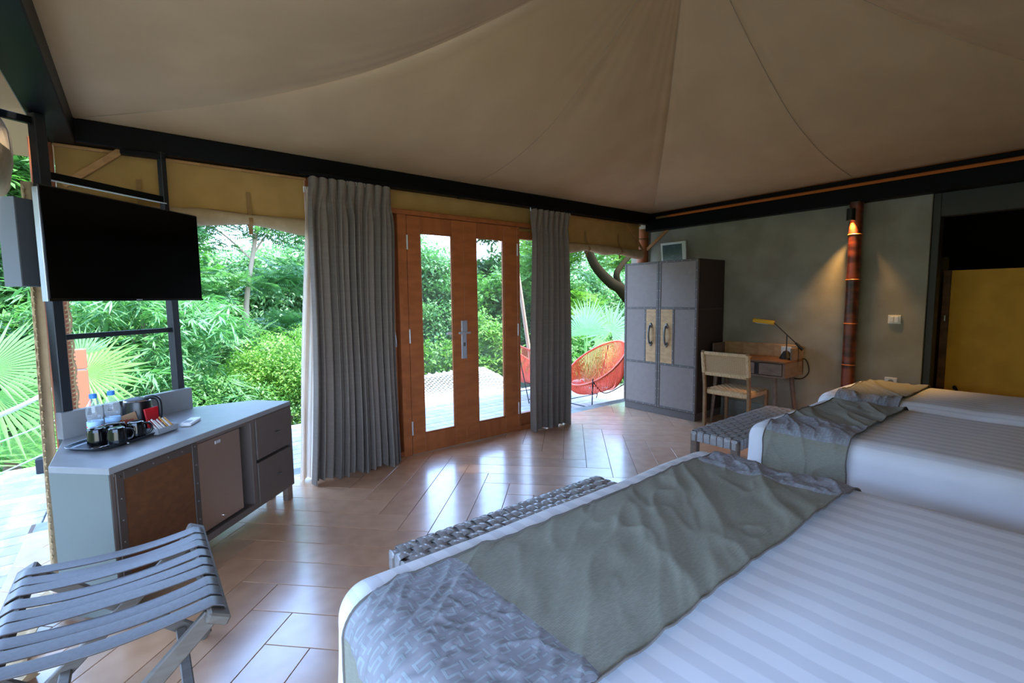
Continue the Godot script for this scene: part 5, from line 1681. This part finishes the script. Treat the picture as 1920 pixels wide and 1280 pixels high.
# leaves through the lobes [centre, radii] of a crown
func crown(parent: Node, kind: String, m: Material, lobes: Array, count: int, size: float, sd: int, dim := 0.25) -> void:
	if not sprays.has(kind):
		sprays[kind] = [spray(kind, 3), spray(kind, 8)]
	var vol := 0.0
	for l in lobes:
		vol += l[1].x * l[1].y + l[1].x * l[1].z + l[1].y * l[1].z
	rnd.seed = sd
	for variant in 2:
		var list := []
		for l in lobes:
			var share: float = (l[1].x * l[1].y + l[1].x * l[1].z + l[1].y * l[1].z) / vol
			for k in int(count * share * 0.5):
				var d := Vector3(rnd.randfn(), rnd.randfn(), rnd.randfn()).normalized()
				var q: float = pow(rnd.randf(), 0.45) * (1.0 + 0.22 * wob.get_noise_3d(d.x * 150.0 + sd * 31.0, d.y * 150.0, d.z * 150.0) * 2.0)
				var s: float = size * rnd.randf_range(0.65, 1.3)
				var b := Basis.from_euler(Vector3(rnd.randf_range(-0.5, 0.5), rnd.randf() * TAU, rnd.randf_range(-0.5, 0.5))).scaled(Vector3.ONE * s)
				list.append([Transform3D(b, l[0] + d * l[1] * q), rnd.randf_range(1.0 - dim, 1.0), rnd.randf()])
		var mm := MultiMesh.new()
		mm.transform_format = MultiMesh.TRANSFORM_3D
		mm.use_colors = true
		mm.mesh = sprays[kind][variant]
		mm.instance_count = list.size()
		for k in list.size():
			mm.set_instance_transform(k, list[k][0])
			mm.set_instance_color(k, Color(list[k][1] * (0.9 + 0.25 * list[k][2]), list[k][1], list[k][1] * (0.75 + 0.2 * list[k][2])))
		var o := MultiMeshInstance3D.new()
		o.multimesh = mm
		o.material_override = m
		o.name = "foliage" if variant == 0 else "foliage_001"
		o.set_meta("kind", "stuff")
		parent.add_child(o, true)

func make_tree(called: String, label: String, base: Vector3, trunk: Array, r0: float, kind: String, m: Material, lobes: Array, count: int, size: float, sd: int, group := "", bark: Material = null) -> Node3D:
	var t := thing(called, label, "tree" if called.ends_with("tree") else "shrub" if called.ends_with("shrub") else "bamboo", base, 0.0, group)
	if bark == null:
		bark = M.bark
	if trunk.size() > 1:
		part("trunk", MB.new().tube(curve(trunk, 6), r0, r0 * 0.45, 10), bark, t)
		var bm := MB.new()
		var top: Vector3 = trunk[trunk.size() - 1]
		for k in mini(lobes.size(), 7):
			var f: Vector3 = trunk[maxi(1, trunk.size() - 2)].lerp(top, 0.2 + 0.1 * k)
			var e: Vector3 = lobes[k][0]
			if e.y < f.y - 0.6:
				continue
			bm.tube(curve([f, f.lerp(e, 0.5) + Vector3(0, 0.15, 0), e], 5), r0 * 0.3, r0 * 0.06, 7)
		part("branches", bm, bark, t)
	crown(t, kind, m, lobes, count, size, sd)
	return t

# a fan palm leaf: pleated blades round a stalk end
func fan_leaf(parent: Node, o: Vector3, aim: Vector3, len: float, blades: int, spread: float, m: Material, roll := 0.0) -> void:
	var z := aim.normalized()
	var face := Vector3(0, EYE, 0) - (parent as Node3D).position - o
	var y := (face.normalized() * 0.75 + Vector3(roll * 0.5, 0.5, 0)).normalized()
	y = (y - z * y.dot(z)).normalized()
	var x := z.cross(y).normalized()
	var f := MB.new()
	for k in blades:
		var a := lerpf(-spread, spread, k / float(blades - 1))
		var d := (z * cos(a) + x * sin(a)).normalized()
		var s := d.cross(y).normalized()
		var l := len * (1.0 - 0.22 * pow(absf(a) / spread, 2.0)) * (1.0 + 0.05 * sin(k * 2.7))
		var w := l * sin(spread / blades)
		var p1 := o + d * l * 0.55 - Vector3(0, 0.03 * l, 0)
		var p2 := o + d * l - Vector3(0, 0.20 * l, 0) * (0.6 + 0.4 * sin(k * 1.9))
		var up := y
		for sg in [-1.0, 1.0]:
			var e: Vector3 = p1 + s * w * 0.46 * sg - up * w * 0.30
			var nn: Vector3 = (up + s * sg * 0.5).normalized()
			f.tri(o, p1, e, nn, nn, nn)
			f.tri(p1, p2, e, nn, nn, nn)
	part("fan_leaf", f, m, parent)

func make_palm(label: String, base: Vector3, leaves: Array, m: Material) -> void:
	var t := thing("fan_palm", label, "palm", base, 0.0, "fan palms round the deck")
	part("stem", MB.new().tube(path([Vector3(0, -0.9, 0), Vector3(0.02, 0.0, 0)]), 0.09, 0.06, 10), M.bark, t)
	var s := MB.new()
	for l in leaves:
		s.tube(curve([Vector3(0, -0.1, 0), l[0] * 0.5 + Vector3(0, 0.08, 0), l[0]], 5), 0.014, 0.008, 6)
	part("stalks", s, M.leaf_mid, t)
	for l in leaves:
		fan_leaf(t, l[0], l[1], l[2] * 1.12, 24, l[3], m, l[4] if l.size() > 4 else 0.0)

func build_garden() -> void:
	# ground falling away below the deck, then rising to a far slope
	var g := MB.new()
	g.sheet(50, 50, func(u, v):
		var x: float = lerpf(-50.0, 70.0, u)
		var z: float = lerpf(6.0, -75.0, v)
		var d := maxf(0.0, -z - 6.5)
		var y: float = -0.75 - 0.14 * minf(d, 14.0) + maxf(0.0, d - 16.0) * 0.02
		# added unseen bank on the open side, raised to block light from there
		y += clampf((-4.6 - x) * 0.9, 0.0, 4.5) * smoothstep(-14.0, -5.0, z)
		return Vector3(x, y + 0.25 * wob.get_noise_2d(x * 6.0, z * 6.0), z), Vector3.UP, Vector2.ONE)
	structure("ground", g, M.soil, "sloping ground under the trees")
	var F := M
	# the tall feathery tree framed by the open bay
	make_tree("raintree_tree", "feathery pale green tree with a slim trunk seen through the open left bay", Vector3(1.72, -1.6, -11.0), [Vector3(0, 0, 0), Vector3(0.03, 1.6, 0), Vector3(0.02, 2.8, 0), Vector3(0.12, 3.6, 0.1), Vector3(0.35, 4.8, 0.1)], 0.075, "feather", F.leaf_blue, [[Vector3(-0.9, 4.6, 0), Vector3(1.1, 0.7, 1.0)], [Vector3(0.9, 4.7, 0.2), Vector3(1.2, 0.6, 1.0)], [Vector3(0.2, 5.4, 0), Vector3(1.6, 0.7, 1.2)], [Vector3(-1.0, 3.3, 0.3), Vector3(1.0, 0.45, 0.9)], [Vector3(0.9, 3.5, -0.3), Vector3(0.9, 0.4, 0.9)], [Vector3(-0.5, 2.3, 0.4), Vector3(0.9, 0.35, 0.7)], [Vector3(1.1, 2.5, -0.2), Vector3(0.8, 0.35, 0.7)]], 900, 0.55, 11, "", M.bark_pale)
	make_tree("leafy_tree", "broad light green tree behind the feathery tree on the left", Vector3(-1.6, -2.0, -15.0), [Vector3(0, 0, 0), Vector3(0.2, 2.5, 0), Vector3(0.1, 4.5, 0)], 0.2, "broad", F.leaf_mid, [[Vector3(-1.0, 4.6, 0), Vector3(1.8, 1.6, 1.6)], [Vector3(1.6, 4.2, 0), Vector3(1.7, 1.4, 1.5)], [Vector3(0.2, 6.2, 0), Vector3(1.9, 1.3, 1.6)], [Vector3(0.5, 2.6, 0.4), Vector3(2.4, 1.1, 1.5)]], 2000, 0.8, 12)
	make_tree("leafy_tree", "bluish green tree behind the feathery tree beside the left curtain", Vector3(3.6, -2.6, -16.5), [Vector3(0, 0, 0), Vector3(0.1, 3.0, 0), Vector3(0.3, 5.2, 0)], 0.2, "fine", F.leaf_far_hazed, [[Vector3(-1.2, 4.4, 0), Vector3(1.9, 1.3, 1.5)], [Vector3(1.2, 4.9, 0), Vector3(1.8, 1.2, 1.5)], [Vector3(0.0, 2.7, 0.4), Vector3(2.6, 1.1, 1.6)]], 1500, 0.95, 13)
	make_tree("dense_tree", "rounded mid green tree filling the left door pane", Vector3(8.2, -2.2, -15.5), [Vector3(0, 0, 0), Vector3(0.1, 3.0, 0), Vector3(0.0, 4.6, 0)], 0.2, "fine", F.leaf_blue, [[Vector3(-1.0, 4.9, 0), Vector3(1.5, 1.1, 1.4)], [Vector3(1.0, 4.2, 0), Vector3(1.6, 1.1, 1.4)], [Vector3(-0.4, 2.8, 0.3), Vector3(2.4, 1.0, 1.5)], [Vector3(1.4, 2.2, 0.4), Vector3(1.8, 0.9, 1.3)], [Vector3(-1.8, 3.6, 0.2), Vector3(1.2, 0.8, 1.0)]], 2000, 0.85, 14)
	make_tree("tall_tree", "tall dark leaved tree with open branches seen in the right door pane", Vector3(11.3, -2.2, -14.5), [Vector3(0, 0, 0), Vector3(0.2, 3.0, 0), Vector3(0.1, 5.0, 0), Vector3(0.4, 7.0, 0)], 0.16, "broad", F.leaf_deep, [[Vector3(-1.0, 6.1, 0), Vector3(0.9, 0.45, 0.8)], [Vector3(0.8, 6.4, 0), Vector3(0.8, 0.5, 0.8)], [Vector3(0.9, 5.0, 0), Vector3(0.6, 0.45, 0.6)], [Vector3(-1.2, 4.6, 0.2), Vector3(0.7, 0.6, 0.7)], [Vector3(0.6, 3.9, 0.2), Vector3(0.8, 0.5, 0.8)]], 420, 0.62, 15)
	make_tree("leafy_tree", "fresh green tree below the tall one in the right door pane", Vector3(9.8, -2.0, -12.5), [Vector3(0, 0, 0), Vector3(0.0, 2.0, 0), Vector3(0.1, 3.2, 0)], 0.14, "broad", F.leaf_mid, [[Vector3(-0.4, 3.3, 0), Vector3(1.2, 1.0, 1.0)], [Vector3(0.8, 2.5, 0.2), Vector3(1.2, 0.9, 1.0)], [Vector3(-0.6, 1.9, 0.4), Vector3(1.4, 0.8, 1.0)]], 1000, 0.62, 16)
	var lt := make_tree("leaning_tree", "great leaning mossy trunk with light green crown right of the curtain", Vector3(11.5, -1.6, -8.5), [Vector3(0.1, 0, 0), Vector3(-0.3, 2.4, 0), Vector3(-0.95, 3.19, 0), Vector3(-1.45, 3.42, 0), Vector3(-1.98, 3.78, 0), Vector3(-2.3, 4.2, 0), Vector3(-2.9, 5.3, 0)], 0.2, "feather", F.leaf_bright, [[Vector3(-2.0, 4.6, -1.6), Vector3(1.0, 0.6, 1.0)], [Vector3(-1.2, 5.2, -1.2), Vector3(1.2, 0.5, 1.0)], [Vector3(-1.7, 3.0, -1.7), Vector3(0.9, 0.5, 0.9)], [Vector3(-1.2, 2.6, -1.4), Vector3(1.2, 0.5, 0.8)], [Vector3(0.6, 4.3, -1.2), Vector3(1.0, 0.5, 0.9)], [Vector3(-1.0, 4.3, -2.6), Vector3(1.3, 0.8, 0.8)], [Vector3(-1.6, 3.7, -2.8), Vector3(1.0, 0.8, 0.8)], [Vector3(-1.8, 2.2, -1.4), Vector3(0.9, 0.5, 0.9)]], 1500, 0.5, 17, "", M.bark_mossy)
	part("bough", MB.new().tube(curve([Vector3(-0.95, 3.19, 0), Vector3(-1.25, 3.6, 0.05), Vector3(-0.95, 3.95, 0.05), Vector3(-0.5, 4.2, 0), Vector3(0.3, 4.4, 0)], 6), 0.10, 0.05, 9), M.bark_mossy, lt)
	make_tree("dense_tree", "dense blue-green tree behind the great leaning trunk", Vector3(15.5, -2.4, -17.0), [Vector3(0, 0, 0), Vector3(0.1, 3.0, 0), Vector3(0.0, 5.0, 0)], 0.22, "fine", F.leaf_far_hazed, [[Vector3(-1.6, 4.0, 0), Vector3(2.4, 1.6, 1.8)], [Vector3(2.0, 4.4, 0), Vector3(2.4, 1.6, 1.8)], [Vector3(5.2, 4.0, 0), Vector3(2.4, 1.6, 1.8)], [Vector3(0.4, 2.0, 0.6), Vector3(3.6, 1.4, 1.8)], [Vector3(4.4, 2.0, 0.6), Vector3(3.0, 1.4, 1.8)]], 2400, 1.0, 18)
	# bamboo behind the television frame
	make_tree("bamboo_clump", "drooping bamboo foliage seen through the steel frame below the television", Vector3(0.05, -1.2, -8.6), [Vector3(0, 0, 0), Vector3(0.05, 1.4, 0), Vector3(-0.05, 2.8, 0)], 0.035, "bamboo", F.leaf_blue, [[Vector3(-0.5, 2.6, 0), Vector3(0.9, 0.5, 0.7)], [Vector3(0.5, 2.4, 0.1), Vector3(0.8, 0.5, 0.6)], [Vector3(0.1, 1.7, 0.3), Vector3(0.9, 0.5, 0.6)], [Vector3(0.6, 1.1, 0.3), Vector3(0.8, 0.5, 0.6)], [Vector3(-0.3, 0.9, 0.3), Vector3(0.9, 0.5, 0.6)]], 620, 0.42, 19)
	# left edge: dark trunk and leaves
	make_tree("dark_tree", "dark trunked tree at the far left edge beyond the rope", Vector3(-2.35, -1.5, -8.9), [Vector3(0.2, 0, 0), Vector3(0.25, 2.2, 0), Vector3(0.3, 3.6, 0), Vector3(0.1, 5.0, 0)], 0.17, "broad", F.leaf_deep, [[Vector3(-0.4, 2.5, 0.2), Vector3(0.9, 0.6, 0.7)], [Vector3(0.9, 2.2, -0.2), Vector3(0.7, 0.7, 0.7)], [Vector3(0.0, 4.6, 0), Vector3(1.1, 0.7, 0.9)], [Vector3(1.0, 3.5, 0), Vector3(0.35, 0.4, 0.4)]], 520, 0.42, 20)
	# bushes just below the deck
	var bl := [
		["leafy_shrub", "bright leafy shrub just beyond the deck beside the left curtain", Vector3(2.0, -1.2, -8.9), "fine", F.leaf_bright, [[Vector3(-0.1, 1.5, 0), Vector3(0.75, 0.65, 0.6)], [Vector3(-0.7, 1.1, 0.1), Vector3(0.7, 0.6, 0.6)], [Vector3(0.5, 0.9, 0), Vector3(0.7, 0.7, 0.6)]], 800, 0.34],
		["leafy_shrub", "mid green leafy shrub behind the right end of the cabinet", Vector3(0.75, -1.3, -8.2), "fine", F.leaf_mid, [[Vector3(0, 1.1, 0), Vector3(0.75, 0.6, 0.6)], [Vector3(-0.4, 0.7, 0.1), Vector3(0.7, 0.6, 0.6)], [Vector3(0.6, 0.8, 0), Vector3(0.6, 0.6, 0.6)]], 700, 0.32],
		["leafy_shrub", "small leaved shrub behind the kettle and cabinet back board", Vector3(-0.1, -1.3, -7.6), "fine", F.leaf_mid, [[Vector3(0, 0.9, 0), Vector3(0.8, 0.5, 0.6)], [Vector3(0.6, 0.6, 0.1), Vector3(0.7, 0.6, 0.6)]], 500, 0.32],
		["flowering_shrub", "lime green shrub beyond the rope net in the left door pane", Vector3(5.3, -1.2, -10.0), "broad", F.leaf_lime, [[Vector3(0, 1.2, 0), Vector3(0.9, 0.5, 0.7)], [Vector3(0.9, 1.0, 0), Vector3(0.8, 0.5, 0.7)], [Vector3(-0.9, 0.9, 0), Vector3(0.8, 0.5, 0.7)]], 460, 0.36],
		["flowering_shrub", "lime green shrub beyond the rope net in the right door pane", Vector3(7.0, -1.2, -9.9), "broad", F.leaf_bright, [[Vector3(0, 1.7, 0), Vector3(0.55, 0.6, 0.6)], [Vector3(0.3, 1.0, 0), Vector3(0.8, 0.6, 0.7)], [Vector3(-0.6, 0.8, 0), Vector3(0.8, 0.5, 0.7)]], 460, 0.36],
		["leafy_shrub", "deep green shrub behind the string chairs", Vector3(8.0, -1.0, -8.2), "broad", F.leaf_mid, [[Vector3(0, 1.1, 0), Vector3(1.0, 0.8, 0.7)], [Vector3(1.2, 0.8, 0), Vector3(0.9, 0.8, 0.7)]], 460, 0.4],
		["leafy_shrub", "low glossy shrub at the deck edge beside the wardrobe", Vector3(6.75, -0.9, -5.6), "bamboo", F.leaf_mid, [[Vector3(-0.1, 0.9, 0), Vector3(0.45, 0.45, 0.4)], [Vector3(0.3, 1.0, -0.1), Vector3(0.5, 0.5, 0.4)]], 260, 0.4],
		["leafy_shrub", "low green shrub under the rope at the far left", Vector3(-1.4, -1.1, -7.3), "fine", F.leaf_mid, [[Vector3(0, 0.6, 0), Vector3(1.0, 0.5, 0.6)], [Vector3(0.7, 0.5, 0.1), Vector3(0.7, 0.5, 0.6)]], 460, 0.34],
	]
	var sd := 40
	for b in bl:
		sd += 1
		make_tree(b[0], b[1], b[2], [Vector3(0, 0, 0), Vector3(0.02, 0.5, 0), Vector3(0.0, 0.9, 0)], 0.03, b[3], b[4], b[5], b[6], b[7], sd, "shrubs below the deck")
	# far trees closing the view
	var far := [[-9.0, -21.0, "leaf_far_hazed"], [-4.5, -23.0, "leaf_mid"], [1.0, -22.0, "leaf_far_hazed"], [6.0, -23.5, "leaf_blue"], [11.5, -23.0, "leaf_far_hazed"], [18.0, -22.0, "leaf_mid"], [24.0, -19.0, "leaf_far_hazed"], [29.0, -15.0, "leaf_mid"]]
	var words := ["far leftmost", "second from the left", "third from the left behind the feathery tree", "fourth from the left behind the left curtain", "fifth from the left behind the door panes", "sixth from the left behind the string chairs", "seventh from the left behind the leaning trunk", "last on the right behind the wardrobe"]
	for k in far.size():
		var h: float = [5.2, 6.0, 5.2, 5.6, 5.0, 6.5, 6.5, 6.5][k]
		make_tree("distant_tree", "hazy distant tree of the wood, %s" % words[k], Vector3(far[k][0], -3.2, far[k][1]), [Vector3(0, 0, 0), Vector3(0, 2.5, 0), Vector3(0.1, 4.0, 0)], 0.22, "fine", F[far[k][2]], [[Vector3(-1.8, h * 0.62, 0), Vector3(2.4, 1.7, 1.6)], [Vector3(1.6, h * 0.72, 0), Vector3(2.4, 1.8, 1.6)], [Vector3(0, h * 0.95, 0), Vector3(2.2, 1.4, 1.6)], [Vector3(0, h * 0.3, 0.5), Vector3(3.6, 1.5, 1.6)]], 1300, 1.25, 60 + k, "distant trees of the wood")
	# fan palms
	make_palm("big fan palm at the left edge behind the rope", Vector3(-1.1, -0.1, -6.7), [[Vector3(-0.10, 1.0, 0.1), Vector3(-0.75, 0.15, 0.2), 0.75, 1.1, 0.2], [Vector3(-0.05, 0.9, 0.25), Vector3(0.75, 0.35, 0.1), 0.62, 1.3, -0.3], [Vector3(0.0, 0.65, 0.3), Vector3(0.6, -0.25, 0.2), 0.6, 1.5, 0.1], [Vector3(-0.3, 0.55, 0.4), Vector3(-0.3, 0.5, 0.3), 0.6, 1.9, 0.4], [Vector3(0.0, 0.1, 0.3), Vector3(0.8, 0.25, 0.1), 0.65, 0.9, 0.0], [Vector3(-0.45, 0.1, 0.4), Vector3(0.6, 0.05, 0.2), 0.7, 0.8, 0.3]], M.leaf_palm)
	make_palm("bright fan palm behind the terracotta post", Vector3(-0.45, -0.2, -6.6), [[Vector3(-0.02, 0.88, 0.05), Vector3(0.8, 0.22, 0.1), 0.52, 1.65, 0.0], [Vector3(-0.05, 1.02, -0.1), Vector3(0.3, 0.8, 0.1), 0.36, 1.5, 0.3], [Vector3(0.05, 0.55, 0.1), Vector3(0.7, -0.35, 0.1), 0.42, 1.3, 0.2]], M.leaf_lime)
	make_palm("fan palm behind the coral string chair", Vector3(6.75, -0.1, -6.3), [[Vector3(-0.15, 0.80, 0.1), Vector3(-0.15, 0.75, 0.1), 0.62, 1.5, 0.1], [Vector3(0.15, 0.95, -0.1), Vector3(0.35, 0.9, 0.0), 0.62, 1.2, 0.4], [Vector3(0.55, 0.85, 0.15), Vector3(0.1, 0.9, 0.1), 0.58, 2.6, 0.2], [Vector3(-0.1, 0.55, 0.3), Vector3(0.3, -0.3, 0.3), 0.5, 1.9, 0.0], [Vector3(0.75, 0.6, 0.2), Vector3(0.5, -0.5, 0.2), 0.5, 1.6, 0.3]], M.leaf_palm)

func _ready() -> void:
	# camera, sky and exposure
	var cam := Camera3D.new()
	cam.name = "camera"
	cam.fov = 71.37
	cam.near = 0.02
	cam.far = 400.0
	add_child(cam)
	cam.position = Vector3(0, EYE, 0)
	cam.basis = Basis(Vector3.UP, -0.66525) * Basis(Vector3.RIGHT, -0.08945) * Basis(Vector3(0, 0, 1), -0.01112)
	var sky := ProceduralSkyMaterial.new()
	sky.sky_top_color = rgb(140, 180, 240)
	sky.sky_horizon_color = rgb(196, 219, 255)
	sky.sky_curve = 0.15
	sky.ground_bottom_color = rgb(120, 130, 110)
	sky.ground_horizon_color = rgb(220, 226, 226)
	sky.energy_multiplier = 1.0
	sky.use_debanding = false
	var env := Environment.new()
	env.background_mode = Environment.BG_SKY
	env.sky = Sky.new()
	env.sky.sky_material = sky
	env.background_energy_multiplier = 6.5
	env.ambient_light_source = Environment.AMBIENT_SOURCE_SKY
	env.tonemap_mode = Environment.TONE_MAPPER_LINEAR
	env.tonemap_exposure = 2.0
	env.sdfgi_enabled = true
	env.ssao_enabled = true
	env.ssil_enabled = true
	var we := WorldEnvironment.new()
	we.name = "world_environment"
	we.environment = env
	add_child(we)
	var sun := DirectionalLight3D.new()
	sun.name = "sun"
	sun.light_color = rgb(255, 252, 246)
	sun.light_energy = 2.4
	sun.light_angular_distance = 3.0
	sun.shadow_enabled = true
	add_child(sun)
	sun.look_at_from_position(Vector3(1.2, 9.0, 4.2), Vector3.ZERO)
	wob.noise_type = FastNoiseLite.TYPE_SIMPLEX_SMOOTH
	wob.frequency = 0.02
	wob.fractal_octaves = 3
	wob.seed = 4
	make_materials()
	build_shell()
	build_beds()
	build_cabinet()
	build_television()
	build_curtains()
	build_wardrobe()
	build_desk()
	build_wall_things()
	build_left_corner()
	build_rack()
	build_deck()
	var sc := make_string_chair()
	copy_of(sc, Vector3(4.78, -0.105, -5.42), PI - 0.1, "coral red string chair half hidden behind the right curtain")
	build_garden()
